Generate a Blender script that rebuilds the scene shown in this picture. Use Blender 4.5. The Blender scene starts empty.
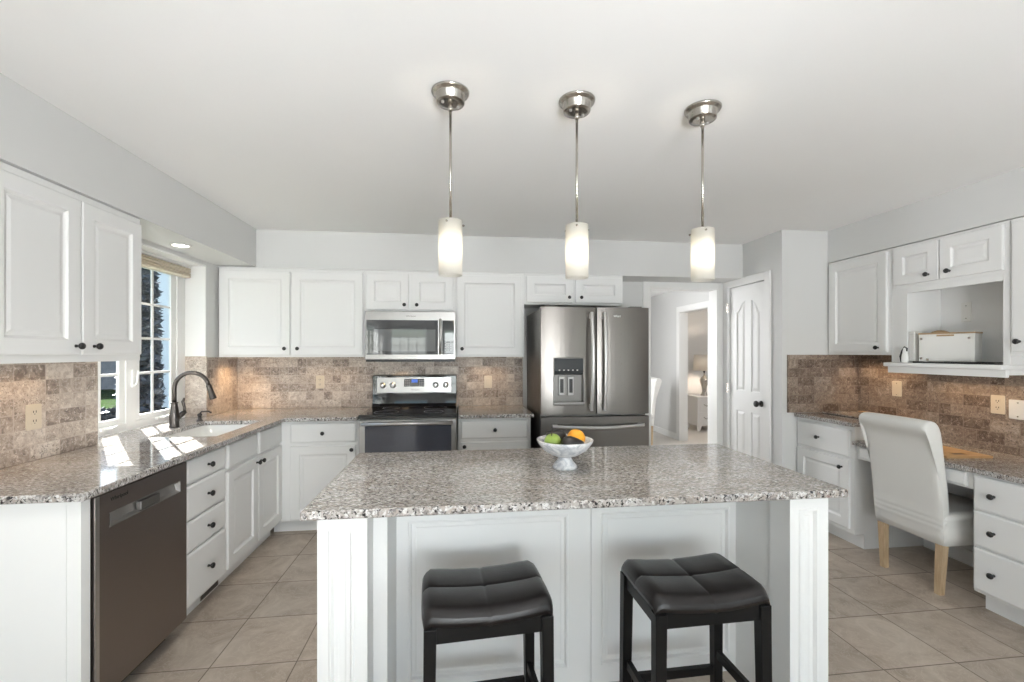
import bpy, math, random
from mathutils import Vector, Matrix, noise as mnoise
random.seed(7)
SC = bpy.context.scene
COL = SC.collection
PI = math.pi

# ------------------------------------------------------------------ camera
YAW = 0.1203
F_PX = 441.04
cam = bpy.data.cameras.new('camera')
cam.sensor_fit = 'HORIZONTAL'
cam.sensor_width = 36.0
cam.lens = 36.0 * F_PX / 1024.0
cam.shift_y = 11.74 / 1024.0
cam.clip_start = 0.05
cam.clip_end = 200
camo = bpy.data.objects.new('camera', cam)
COL.objects.link(camo)
camo.location = (0, 0, 1.4136)
camo.rotation_euler = (PI / 2, 0, -YAW)
SC.camera = camo

# ------------------------------------------------------------------ world, sun, window light, exposure
SC.view_settings.view_transform = 'Standard'
SC.view_settings.look = 'None'
SC.view_settings.gamma = 1.0
SC.view_settings.exposure = 0.27
SC.view_settings.use_curve_mapping = False
SC.cycles.max_bounces = 10
SC.cycles.diffuse_bounces = 6
SC.cycles.glossy_bounces = 5
SC.cycles.transmission_bounces = 8
SC.cycles.sample_clamp_indirect = 4.0
SC.cycles.caustics_reflective = False
SC.cycles.caustics_refractive = False

w = bpy.data.worlds.new('sky')
SC.world = w
w.use_nodes = True
nt = w.node_tree
bg = nt.nodes['Background']
sky = nt.nodes.new('ShaderNodeTexSky')
sky.sky_type = 'NISHITA'
sky.sun_disc = False
sky.sun_elevation = math.radians(40)
sky.sun_rotation = math.radians(-38)
nt.links.new(sky.outputs[0], bg.inputs[0])
bg.inputs[1].default_value = 0.4

def sun_light():
    d = bpy.data.lights.new('sun', 'SUN')
    d.energy = 36.0
    d.angle = math.radians(0.6)
    d.color = (1, 0.97, 0.92)
    o = bpy.data.objects.new('sun', d)
    COL.objects.link(o)
    v = Vector((0.61 * math.cos(math.radians(40)), -0.79 * math.cos(math.radians(40)), -math.sin(math.radians(40))))
    o.rotation_euler = v.to_track_quat('-Z', 'Y').to_euler()
    o.location = (-6, 9, 7)
sun_light()

def area(name, loc, target, sx, sy, watt, color=(1, 1, 1), spread=PI):
    d = bpy.data.lights.new(name, 'AREA')
    d.shape = 'RECTANGLE'
    d.size, d.size_y = sx, sy
    d.energy = watt
    d.color = color
    d.spread = spread
    o = bpy.data.objects.new(name, d)
    COL.objects.link(o)
    o.location = loc
    v = Vector(target) - Vector(loc)
    o.rotation_euler = v.to_track_quat('-Z', 'Y').to_euler()
    return o

# daylight through the windows of the rear and side walls, behind the camera; unseen fills for the far rooms
DAY = (0.95, 0.97, 1.0)
area('daylight_patio_door', (0.75, -4.85, 1.0), (0.75, -2.85, 1.4), 2.6, 2.0, 120, DAY)
area('daylight_rear_window', (-1.35, -4.85, 1.4), (-1.35, -2.85, 3.0), 1.1, 1.2, 12, DAY)
area('daylight_side_window', (-2.4, -3.1, 1.45), (-0.4, -3.1, 2.6), 2.1, 1.2, 55, DAY)
area('daylight_right_window', (3.65, -2.2, 1.2), (1.65, -2.2, 2.6), 2.3, 1.8, 18, DAY)
area('hall_fill', (1.04, 5.9, 1.45), (2.7, 4.9, 1.3), 1.3, 1.5, 70, (0.97, 0.98, 1.0))  # fill added inside the hall, brightens its wall and the pantry door
area('bedroom_fill', (5.2, 5.2, 2.2), (4.6, 8.1, 0.8), 0.8, 0.8, 14, (1, 0.95, 0.92))  # added fill inside the bedroom, there is no window
# unseen fill lights added behind the camera, aimed up to brighten the ceiling
area('ceiling_fill_centre', (0.7, -1.4, 0.9), (0.7, 1.6, 2.5), 0.6, 0.6, 1.8, DAY, math.radians(55))
area('ceiling_fill_left', (0.5, -1.6, 0.9), (-0.9, 1.7, 2.5), 0.6, 0.6, 17, DAY, math.radians(75))
area('ceiling_fill_right', (0.7, -1.6, 0.9), (2.4, 1.5, 2.5), 0.6, 0.6, 11.5, DAY, math.radians(75))
def bulb(name, loc, watt, r, color=(0.96, 0.98, 1.0)):
    d = bpy.data.lights.new(name, 'POINT')
    d.energy = watt; d.shadow_soft_size = r; d.color = color
    o = bpy.data.objects.new(name, d)
    COL.objects.link(o)
    o.location = loc
bulb('overhead_fill', (0.7, 0.2, 2.1), 4, 0.18)  # unseen fill light added overhead, without a fixture
def fill_spot(name, loc, target, watt, deg, color=(1, 0.97, 0.93)):
    d = bpy.data.lights.new(name, 'SPOT')
    d.energy = watt; d.spot_size = math.radians(deg); d.spot_blend = 0.9; d.shadow_soft_size = 0.07; d.color = color
    o = bpy.data.objects.new(name, d)
    COL.objects.link(o)
    o.location = loc
    o.rotation_euler = (Vector(target) - Vector(loc)).to_track_quat('-Z', 'Y').to_euler()
fill_spot('aisle_fill', (-0.55, 1.05, 2.40), (-1.15, 2.35, 0.25), 42, 75)  # unseen spot added to brighten the left aisle floor and drawers
bulb('rear_fill', (0.7, -0.9, 1.9), 4, 0.18)  # added fill light behind the camera, no lamp hangs there

# ------------------------------------------------------------------ materials
def new_mat(name):
    m = bpy.data.materials.new(name)
    m.use_nodes = True
    n = m.node_tree.nodes
    return m, m.node_tree, n['Principled BSDF']

def N(nt, typ, **kw):
    n = nt.nodes.new(typ)
    for k, v in kw.items():
        if k.startswith('i_'):
            n.inputs[k[2:].replace('_', ' ')].default_value = v
        else:
            setattr(n, k, v)
    return n

def mth(nt, op, a, b=None, c=None):
    n = nt.nodes.new('ShaderNodeMath')
    n.operation = op
    for i, v in enumerate((a, b, c)):
        if v is None:
            continue
        if isinstance(v, (int, float)):
            n.inputs[i].default_value = v
        else:
            nt.links.new(v, n.inputs[i])
    return n.outputs[0]

def ramp(nt, fac, stops, interp='LINEAR'):
    n = nt.nodes.new('ShaderNodeValToRGB')
    n.color_ramp.interpolation = interp
    els = n.color_ramp.elements
    while len(els) < len(stops):
        els.new(0.5)
    for e, (p, c) in zip(els, stops):
        e.position = p
        e.color = (c[0], c[1], c[2], 1) if not isinstance(c, (int, float)) else (c, c, c, 1)
    nt.links.new(fac, n.inputs[0])
    return n.outputs[0]

def mixc(nt, fac, a, b, mode='MIX'):
    n = nt.nodes.new('ShaderNodeMix')
    n.data_type = 'RGBA'
    n.blend_type = mode
    for idx, v in ((0, fac), (6, a), (7, b)):
        if isinstance(v, (int, float)):
            n.inputs[idx].default_value = v
        elif isinstance(v, tuple):
            n.inputs[idx].default_value = (*v, 1)
        else:
            nt.links.new(v, n.inputs[idx])
    return n.outputs[2]

def objcoord(nt, scale=(1, 1, 1), rot=(0, 0, 0)):
    t = nt.nodes.new('ShaderNodeTexCoord')
    mp = nt.nodes.new('ShaderNodeMapping')
    mp.inputs['Scale'].default_value = scale
    mp.inputs['Rotation'].default_value = rot
    nt.links.new(t.outputs['Object'], mp.inputs[0])
    return mp.outputs[0]

def noise(nt, vec, scale, detail=4, rough=0.5, dist=0.0, out=0):
    n = N(nt, 'ShaderNodeTexNoise')
    n.inputs['Scale'].default_value = scale
    n.inputs['Detail'].default_value = detail
    n.inputs['Roughness'].default_value = rough
    n.inputs['Distortion'].default_value = dist
    nt.links.new(vec, n.inputs['Vector'])
    return n.outputs[out]

def bump(nt, bsdf, h, strength=0.2, dist=0.002):
    b = nt.nodes.new('ShaderNodeBump')
    b.inputs['Strength'].default_value = strength
    b.inputs['Distance'].default_value = dist
    nt.links.new(h, b.inputs['Height'])
    nt.links.new(b.outputs[0], bsdf.inputs['Normal'])

def paint(name, col, rough=0.5, var=0.03, spec=0.4, bumpy=0.0):
    m, nt, b = new_mat(name)
    v = objcoord(nt)
    f = noise(nt, v, 3.0, 3)
    c = mixc(nt, f, tuple(x * (1 - var) for x in col), tuple(min(1, x * (1 + var)) for x in col))
    nt.links.new(c, b.inputs['Base Color'])
    b.inputs['Roughness'].default_value = rough
    b.inputs['Specular IOR Level'].default_value = spec
    if bumpy:
        bump(nt, b, noise(nt, v, 160, 2), bumpy, 0.001)
    return m

def metal(name, col, rough=0.3, brushed=(1, 1, 40), var=0.12):
    m, nt, b = new_mat(name)
    v = objcoord(nt, brushed)
    f = noise(nt, v, 14, 4)
    nt.links.new(mixc(nt, f, tuple(x * (1 - var * .5) for x in col), tuple(min(1, x * (1 + var * .5)) for x in col)), b.inputs['Base Color'])
    b.inputs['Metallic'].default_value = 1
    nt.links.new(mth(nt, 'MULTIPLY_ADD', f, rough * .4, rough * .8), b.inputs['Roughness'])
    return m

def glossy(name, col, rough=0.08, spec=0.5, coat=0.0):
    m, nt, b = new_mat(name)
    v = objcoord(nt)
    f = noise(nt, v, 8, 2)
    nt.links.new(mixc(nt, f, tuple(x * .96 for x in col), col), b.inputs['Base Color'])
    b.inputs['Roughness'].default_value = rough
    b.inputs['Specular IOR Level'].default_value = spec
    b.inputs['Coat Weight'].default_value = coat
    return m

def granite_mat():
    m, nt, b = new_mat('granite')
    v0 = objcoord(nt)
    v = objcoord(nt, (1.0, 2.4, 1.0), (0, 0, 0.5))
    big = noise(nt, v, 6, 5, 0.6, 0.6)
    base = ramp(nt, big, [(0.3, (0.50, 0.485, 0.465)), (0.5, (0.43, 0.395, 0.365)), (0.62, (0.36, 0.315, 0.28)), (0.78, (0.50, 0.475, 0.45))])
    wh = noise(nt, v, 55, 5, 0.6, 0.3)
    c1 = mixc(nt, ramp(nt, wh, [(0.51, 0), (0.60, 0.85)]), base, (0.72, 0.71, 0.70))
    gy = noise(nt, v, 58, 5, 0.65, 0.4)
    g = nt.nodes.new('ShaderNodeVectorMath'); g.operation = 'ADD'; g.inputs[1].default_value = (3.1, 7.7, 1.3)
    nt.links.new(v, g.inputs[0])
    gy = noise(nt, g.outputs[0], 60, 5, 0.65, 0.5)
    c2 = mixc(nt, ramp(nt, gy, [(0.50, 0), (0.60, 0.85)]), c1, (0.17, 0.155, 0.15))
    bk = nt.nodes.new('ShaderNodeVectorMath'); bk.operation = 'ADD'; bk.inputs[1].default_value = (13.1, 2.7, 9.3)
    nt.links.new(v, bk.inputs[0])
    bf = noise(nt, bk.outputs[0], 80, 4, 0.6, 0.5)
    c3 = mixc(nt, ramp(nt, bf, [(0.55, 0), (0.60, 1)]), c2, (0.025, 0.022, 0.022))
    rd = noise(nt, bk.outputs[0], 28, 3, 0.5, 0.3)
    c4 = mixc(nt, ramp(nt, rd, [(0.68, 0), (0.72, 0.6)]), c3, (0.20, 0.10, 0.085))
    nt.links.new(c4, b.inputs['Base Color'])
    b.inputs['Roughness'].default_value = 0.07
    b.inputs['Specular IOR Level'].default_value = 0.55
    return m

def travertine_mat(name, axis, stops, z0=0.914):
    """tumbled travertine subway tiles in running bond; axis: which object axis runs along the wall"""
    m, nt, b = new_mat(name)
    t = nt.nodes.new('ShaderNodeTexCoord')
    s = nt.nodes.new('ShaderNodeSeparateXYZ')
    nt.links.new(t.outputs['Object'], s.inputs[0])
    W, H = 0.152, 0.0745
    a = s.outputs[0 if axis == 'x' else 1]
    wob = noise(nt, t.outputs['Object'], 9, 2)
    a = mth(nt, 'ADD', a, mth(nt, 'MULTIPLY', wob, 0.006))
    zz = mth(nt, 'ADD', s.outputs[2], mth(nt, 'MULTIPLY', noise(nt, t.outputs['Object'], 13, 2), 0.005))
    vv = mth(nt, 'DIVIDE', mth(nt, 'SUBTRACT', zz, z0 + 0.001), H)
    row = mth(nt, 'FLOOR', vv)
    uu = mth(nt, 'ADD', mth(nt, 'DIVIDE', a, W), mth(nt, 'MULTIPLY', mth(nt, 'FLOORED_MODULO', row, 2), 0.5))
    cell = mth(nt, 'FLOOR', uu)
    fu = mth(nt, 'FRACT', uu)
    fv = mth(nt, 'FRACT', vv)
    def rnd(x, y, off):
        cb = nt.nodes.new('ShaderNodeCombineXYZ')
        nt.links.new(x, cb.inputs[0]); nt.links.new(y, cb.inputs[1]); cb.inputs[2].default_value = off
        wn = nt.nodes.new('ShaderNodeTexWhiteNoise'); wn.noise_dimensions = '3D'
        nt.links.new(cb.outputs[0], wn.inputs[0])
        return wn.outputs[0]
    split = mth(nt, 'GREATER_THAN', rnd(cell, row, 5.5), 0.66)
    sub = mth(nt, 'MULTIPLY', mth(nt, 'GREATER_THAN', fu, 0.5), split)
    cid = mth(nt, 'ADD', cell, mth(nt, 'MULTIPLY', sub, 0.5))
    r1 = rnd(cid, row, 1.0)
    r2 = rnd(cid, row, 9.0)
    eu = mth(nt, 'MINIMUM', fu, mth(nt, 'SUBTRACT', 1.0, fu))
    es = mth(nt, 'ADD', mth(nt, 'ABSOLUTE', mth(nt, 'SUBTRACT', fu, 0.5)), mth(nt, 'MULTIPLY', mth(nt, 'SUBTRACT', 1.0, split), 9))
    eu = mth(nt, 'MULTIPLY', mth(nt, 'MINIMUM', eu, es), W)
    ev = mth(nt, 'MULTIPLY', mth(nt, 'MINIMUM', fv, mth(nt, 'SUBTRACT', 1.0, fv)), H)
    e = mth(nt, 'MINIMUM', eu, ev)
    mort = ramp(nt, e, [(0.0012, 1), (0.0028, 0)])
    # per tile offset of the stone noise
    off = nt.nodes.new('ShaderNodeCombineXYZ')
    nt.links.new(mth(nt, 'MULTIPLY', r1, 37), off.inputs[0]); nt.links.new(mth(nt, 'MULTIPLY', r2, 53), off.inputs[1])
    ad = nt.nodes.new('ShaderNodeVectorMath'); ad.operation = 'ADD'
    nt.links.new(t.outputs['Object'], ad.inputs[0]); nt.links.new(off.outputs[0], ad.inputs[1])
    stone = noise(nt, ad.outputs[0], 26, 6, 0.65, 0.8)
    tone = mth(nt, 'ADD', mth(nt, 'MULTIPLY_ADD', r1, 0.75, 0.12), mth(nt, 'MULTIPLY', mth(nt, 'SUBTRACT', stone, 0.5), 2.0))
    col = ramp(nt, tone, stops)
    vein = noise(nt, ad.outputs[0], 75, 5, 0.7, 1.2)
    veinf = mth(nt, 'MULTIPLY', ramp(nt, vein, [(0.53, 0), (0.61, 1)]), ramp(nt, r2, [(0.2, 0.25), (0.8, 0.85)]))
    col = mixc(nt, veinf, col, tuple(x * 0.45 for x in stops[1][1]))
    lt = noise(nt, ad.outputs[0], 55, 5, 0.75, 1.2)
    col = mixc(nt, ramp(nt, lt, [(0.54, 0), (0.64, 0.8)]), col, tuple(min(1, x * 1.15) for x in stops[-1][1]))
    col = mixc(nt, mort, col, tuple(x * 0.95 for x in stops[-2][1]))
    nt.links.new(col, b.inputs['Base Color'])
    b.inputs['Roughness'].default_value = 0.42
    b.inputs['Specular IOR Level'].default_value = 0.35
    hgt = mth(nt, 'SUBTRACT', mth(nt, 'SUBTRACT', 1.0, mort), mth(nt, 'MULTIPLY', veinf, 0.4))
    bump(nt, b, hgt, 0.5, 0.0025)
    return m

def floor_mat():
    m, nt, b = new_mat('floor_tile')
    t = nt.nodes.new('ShaderNodeTexCoord')
    s = nt.nodes.new('ShaderNodeSeparateXYZ')
    nt.links.new(t.outputs['Object'], s.inputs[0])
    P, Q = 0.374, 0.372
    uu = mth(nt, 'DIVIDE', mth(nt, 'ADD', s.outputs[0], 1.11), P)
    vv = mth(nt, 'DIVIDE', mth(nt, 'SUBTRACT', s.outputs[1], 2.125), Q)
    fu, fv = mth(nt, 'FRACT', uu), mth(nt, 'FRACT', vv)
    eu = mth(nt, 'MULTIPLY', mth(nt, 'MINIMUM', fu, mth(nt, 'SUBTRACT', 1.0, fu)), P)
    ev = mth(nt, 'MULTIPLY', mth(nt, 'MINIMUM', fv, mth(nt, 'SUBTRACT', 1.0, fv)), Q)
    grout = ramp(nt, mth(nt, 'MINIMUM', eu, ev), [(0.0018, 1), (0.0032, 0)])
    cb = nt.nodes.new('ShaderNodeCombineXYZ')
    nt.links.new(mth(nt, 'FLOOR', uu), cb.inputs[0]); nt.links.new(mth(nt, 'FLOOR', vv), cb.inputs[1])
    wn = nt.nodes.new('ShaderNodeTexWhiteNoise'); wn.noise_dimensions = '2D'
    nt.links.new(cb.outputs[0], wn.inputs[0])
    sc = nt.nodes.new('ShaderNodeVectorMath'); sc.operation = 'SCALE'; sc.inputs['Scale'].default_value = 11.0
    nt.links.new(wn.outputs[1], sc.inputs[0])
    ad = nt.nodes.new('ShaderNodeVectorMath'); ad.operation = 'ADD'
    nt.links.new(t.outputs['Object'], ad.inputs[0]); nt.links.new(sc.outputs[0], ad.inputs[1])
    f = noise(nt, ad.outputs[0], 5, 7, 0.62, 1.2)
    col = ramp(nt, f, [(0.28, (0.32, 0.26, 0.205)), (0.45, (0.43, 0.36, 0.295)), (0.58, (0.49, 0.42, 0.35)), (0.72, (0.58, 0.51, 0.435))])
    vn = noise(nt, ad.outputs[0], 7, 6, 0.6, 3.0)
    col = mixc(nt, ramp(nt, vn, [(0.475, 0), (0.50, 0.55), (0.525, 0)]), col, (0.58, 0.51, 0.44))
    hsv = nt.nodes.new('ShaderNodeHueSaturation')
    nt.links.new(mth(nt, 'MULTIPLY_ADD', wn.outputs[0], 0.16, 0.92), hsv.inputs['Value'])
    nt.links.new(col, hsv.inputs['Color'])
    col = mixc(nt, grout, hsv.outputs[0], (0.10, 0.075, 0.06))
    nt.links.new(col, b.inputs['Base Color'])
    nt.links.new(mth(nt, 'MULTIPLY_ADD', grout, 0.4, 0.36), b.inputs['Roughness'])
    b.inputs['Specular IOR Level'].default_value = 0.35
    bump(nt, b, mth(nt, 'ADD', mth(nt, 'SUBTRACT', 1.0, grout), mth(nt, 'MULTIPLY', f, 0.5)), 0.25, 0.002)
    return m

def wood_mat(name, c1, c2, axis=(1, 12, 12), rough=0.5):
    m, nt, b = new_mat(name)
    v = objcoord(nt, axis)
    f = noise(nt, v, 6, 6, 0.6, 0.6)
    nt.links.new(ramp(nt, f, [(0.3, c1), (0.7, c2)]), b.inputs['Base Color'])
    b.inputs['Roughness'].default_value = rough
    return m

def glass_mat(name='window_glass'):
    m, nt, b = new_mat(name)
    nt.nodes.remove(b)
    out = nt.nodes['Material Output']
    tr = N(nt, 'ShaderNodeBsdfTransparent')
    tr.inputs[0].default_value = (0.96, 0.98, 0.98, 1)
    gl = N(nt, 'ShaderNodeBsdfGlossy')
    gl.inputs['Roughness'].default_value = 0.02
    fr = N(nt, 'ShaderNodeFresnel'); fr.inputs[0].default_value = 1.35
    mx = N(nt, 'ShaderNodeMixShader')
    ge = N(nt, 'ShaderNodeNewGeometry')
    nt.links.new(mth(nt, 'MULTIPLY', fr.outputs[0], mth(nt, 'SUBTRACT', 1.0, ge.outputs['Backfacing'])), mx.inputs[0])
    nt.links.new(tr.outputs[0], mx.inputs[1]); nt.links.new(gl.outputs[0], mx.inputs[2])
    nt.links.new(mx.outputs[0], out.inputs[0])
    return m

def shade_mat(name, col=(0.93, 0.92, 0.88), trans=0.6):
    m, nt, b = new_mat(name)
    out = nt.nodes['Material Output']
    v = objcoord(nt)
    c = mixc(nt, noise(nt, v, 12, 2), tuple(x * .97 for x in col), col)
    nt.links.new(c, b.inputs['Base Color'])
    b.inputs['Roughness'].default_value = 0.25
    tl = N(nt, 'ShaderNodeBsdfTranslucent')
    nt.links.new(c, tl.inputs[0])
    mx = N(nt, 'ShaderNodeMixShader'); mx.inputs[0].default_value = trans
    nt.links.new(b.outputs[0], mx.inputs[1]); nt.links.new(tl.outputs[0], mx.inputs[2])
    nt.links.new(mx.outputs[0], out.inputs[0])
    return m

def emit_mat(name, col, strength):
    m, nt, b = new_mat(name)
    v = objcoord(nt)
    nt.links.new(mixc(nt, noise(nt, v, 5, 1), tuple(x * .98 for x in col), col), b.inputs['Emission Color'])
    b.inputs['Base Color'].default_value = (*col, 1)
    b.inputs['Emission Strength'].default_value = strength
    return m

M = {}
M['wall'] = paint('wall_paint', (0.68, 0.68, 0.67), 0.7, 0.015, 0.25, 0.05)
M['ceil'] = paint('ceiling_paint', (0.92, 0.92, 0.91), 0.85, 0.01, 0.1, 0.05)
M['trim'] = paint('trim_paint', (0.83, 0.83, 0.815), 0.4, 0.01)
M['cab'] = paint('cabinet_paint', (0.82, 0.82, 0.81), 0.42, 0.012, 0.35)
M['knob'] = glossy('black_knob', (0.012, 0.011, 0.011), 0.35)
M['granite'] = granite_mat()
TR = [(0.0, (0.22, 0.175, 0.15)), (0.25, (0.36, 0.295, 0.25)), (0.5, (0.46, 0.385, 0.33)), (0.75, (0.55, 0.475, 0.41)), (1.0, (0.68, 0.61, 0.545))]
TR_SHADED = [(0.0, (0.115, 0.08, 0.062)), (0.25, (0.185, 0.135, 0.105)), (0.5, (0.245, 0.185, 0.145)), (0.75, (0.31, 0.245, 0.195)), (1.0, (0.43, 0.355, 0.295))]  # same tile, with the right wall's dim warm light put into the colour
M['trav_x'] = travertine_mat('travertine_back', 'x', TR)
M['trav_y'] = travertine_mat('travertine_left', 'y', TR)
M['trav_shaded_x'] = travertine_mat('travertine_return_shaded', 'x', TR_SHADED)
M['trav_shaded_y'] = travertine_mat('travertine_right_shaded', 'y', TR_SHADED)
M['floor'] = floor_mat()
M['carpet'] = paint('carpet', (0.68, 0.65, 0.61), 0.95, 0.06, 0.05, 0.6)
M['steel'] = metal('stainless_steel', (0.37, 0.36, 0.35), 0.32, (1, 1, 60))
M['steel_v'] = metal('brushed_steel_doors', (0.20, 0.185, 0.172), 0.30, (50, 50, 1), 0.06)
M['steel_side'] = metal('grey_appliance_side', (0.22, 0.21, 0.20), 0.45, (1, 1, 1))
M['slate'] = metal('dark_stainless', (0.29, 0.25, 0.232), 0.40, (50, 50, 1), 0.06)
M['brushed'] = metal('brushed_strip', (0.40, 0.385, 0.37), 0.5, (1, 1, 30))
M['bright_steel'] = metal('polished_steel', (0.62, 0.61, 0.60), 0.34, (1, 1, 30))
M['nickel'] = metal('brushed_nickel', (0.50, 0.47, 0.43), 0.24, (1, 1, 20))
M['bronze'] = metal('dark_bronze', (0.095, 0.085, 0.08), 0.3, (1, 1, 1))
M['blackglass'] = glossy('black_glass', (0.012, 0.012, 0.014), 0.04, 0.6)
M['tintglass'] = glossy('oven_glass', (0.05, 0.055, 0.075), 0.05, 0.8)
M['mwglass'] = glossy('microwave_glass', (0.035, 0.036, 0.04), 0.02, 0.9)
M['mwwindow'] = glossy('microwave_window', (0.12, 0.125, 0.13), 0.03, 0.9)
M['black'] = glossy('black_plastic', (0.012, 0.012, 0.012), 0.4)
M['blackwood'] = glossy('black_painted_wood', (0.006, 0.0055, 0.0055), 0.4, 0.22)
M['porcelain'] = glossy('white_porcelain', (0.86, 0.86, 0.84), 0.12)
M['plastic'] = glossy('white_plastic', (0.80, 0.79, 0.76), 0.35)
M['almond'] = glossy('almond_plastic', (0.66, 0.58, 0.46), 0.35)
M['vinyl'] = glossy('window_vinyl', (0.84, 0.84, 0.83), 0.35)
M['glass'] = glass_mat()
M['shade'] = shade_mat('frosted_glass')
M['lampshade'] = shade_mat('linen_lampshade', (0.90, 0.87, 0.82), 0.5)
M['bulb'] = emit_mat('bulb', (1.0, 0.90, 0.76), 210)
M['lamp_bulb'] = emit_mat('lamp_bulb', (1.0, 0.82, 0.66), 430)
M['downlight'] = emit_mat('downlight_lens', (1.0, 0.95, 0.86), 6)
M['display'] = emit_mat('range_display', (0.05, 0.12, 0.45), 0.8)
M['linen'] = paint('slipcover_linen', (0.72, 0.71, 0.68), 0.95, 0.03, 0.05, 0.25)
M['oak'] = wood_mat('washed_oak', (0.40, 0.28, 0.165), (0.56, 0.42, 0.27), (14, 14, 1.5))
M['board'] = wood_mat('board_wood', (0.40, 0.235, 0.105), (0.56, 0.36, 0.18), (10, 1.5, 10))
M['lidwood'] = wood_mat('lid_wood', (0.34, 0.23, 0.13), (0.48, 0.34, 0.2), (10, 1.5, 10))
M['blind'] = wood_mat('woven_shade', (0.60, 0.53, 0.42), (0.78, 0.72, 0.60), (2, 2, 60), 0.8)
M['dispense'] = glossy('dispenser_dark', (0.06, 0.065, 0.07), 0.15)
M['grey'] = glossy('grey_panel', (0.20, 0.20, 0.21), 0.3)
M['fridge_logo'] = metal('logo_metal', (0.75, 0.74, 0.73), 0.2)
M['logo_grey'] = glossy('logo_grey', (0.10, 0.10, 0.10), 0.4)

def leather_mat():
    m, nt, b = new_mat('dark_leather')
    v = objcoord(nt)
    f = noise(nt, v, 18, 5)
    nt.links.new(mixc(nt, f, (0.007, 0.0055, 0.0055), (0.015, 0.012, 0.012)), b.inputs['Base Color'])
    b.inputs['Roughness'].default_value = 0.33
    b.inputs['Specular IOR Level'].default_value = 0.5
    vor = N(nt, 'ShaderNodeTexVoronoi'); vor.inputs['Scale'].default_value = 260
    nt.links.new(v, vor.inputs['Vector'])
    h = mth(nt, 'ADD', mth(nt, 'MULTIPLY', vor.outputs[0], 0.2), noise(nt, v, 14, 3))
    bump(nt, b, h, 0.25, 0.004)
    return m
M['leather'] = leather_mat()

def marble_mat():
    m, nt, b = new_mat('grey_marble')
    v = objcoord(nt)
    f = noise(nt, v, 22, 6, 0.6, 1.6)
    nt.links.new(ramp(nt, f, [(0.36, (0.42, 0.44, 0.48)), (0.5, (0.64, 0.65, 0.67)), (0.62, (0.78, 0.78, 0.78))]), b.inputs['Base Color'])
    b.inputs['Roughness'].default_value = 0.3
    return m
M['marble'] = marble_mat()

def fruit_mat(name, c1, c2, scale, bs):
    m, nt, b = new_mat(name)
    v = objcoord(nt)
    f = noise(nt, v, scale, 3)
    nt.links.new(mixc(nt, f, c1, c2), b.inputs['Base Color'])
    b.inputs['Roughness'].default_value = 0.35
    bump(nt, b, noise(nt, v, 220, 2), bs, 0.001)
    return m
M['apple'] = fruit_mat('green_apple_skin', (0.20, 0.32, 0.05), (0.34, 0.44, 0.10), 25, 0.05)
M['orange'] = fruit_mat('orange_peel', (0.85, 0.33, 0.012), (0.95, 0.45, 0.03), 20, 0.4)
M['avocado'] = fruit_mat('avocado_skin', (0.006, 0.005, 0.005), (0.016, 0.012, 0.012), 60, 0.6)
M['stem'] = fruit_mat('stem', (0.05, 0.03, 0.015), (0.09, 0.06, 0.03), 60, 0.2)
M['bark'] = fruit_mat('bark', (0.05, 0.04, 0.03), (0.10, 0.08, 0.065), 12, 0.8)
M['needles'] = fruit_mat('needles', (0.05, 0.053, 0.058), (0.12, 0.123, 0.13), 7, 0.1)
M['siding'] = paint('white_siding', (0.85, 0.86, 0.88), 0.7, 0.05)
M['stonework'] = paint('stonework', (0.16, 0.16, 0.165), 0.9, 0.5)
M['roofing'] = paint('grey_roofing', (0.16, 0.16, 0.17), 0.9, 0.2)

def lawn_mat():
    m, nt, b = new_mat('lawn')
    v = objcoord(nt)
    f = noise(nt, v, 2.2, 6, 0.65)
    nt.links.new(ramp(nt, f, [(0.35, (0.014, 0.026, 0.010)), (0.5, (0.032, 0.052, 0.020)), (0.6, (0.03, 0.034, 0.025)), (0.72, (0.10, 0.10, 0.095))]), b.inputs['Base Color'])
    b.inputs['Roughness'].default_value = 1.0
    b.inputs['Specular IOR Level'].default_value = 0.0
    return m
M['lawn'] = lawn_mat()

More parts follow.
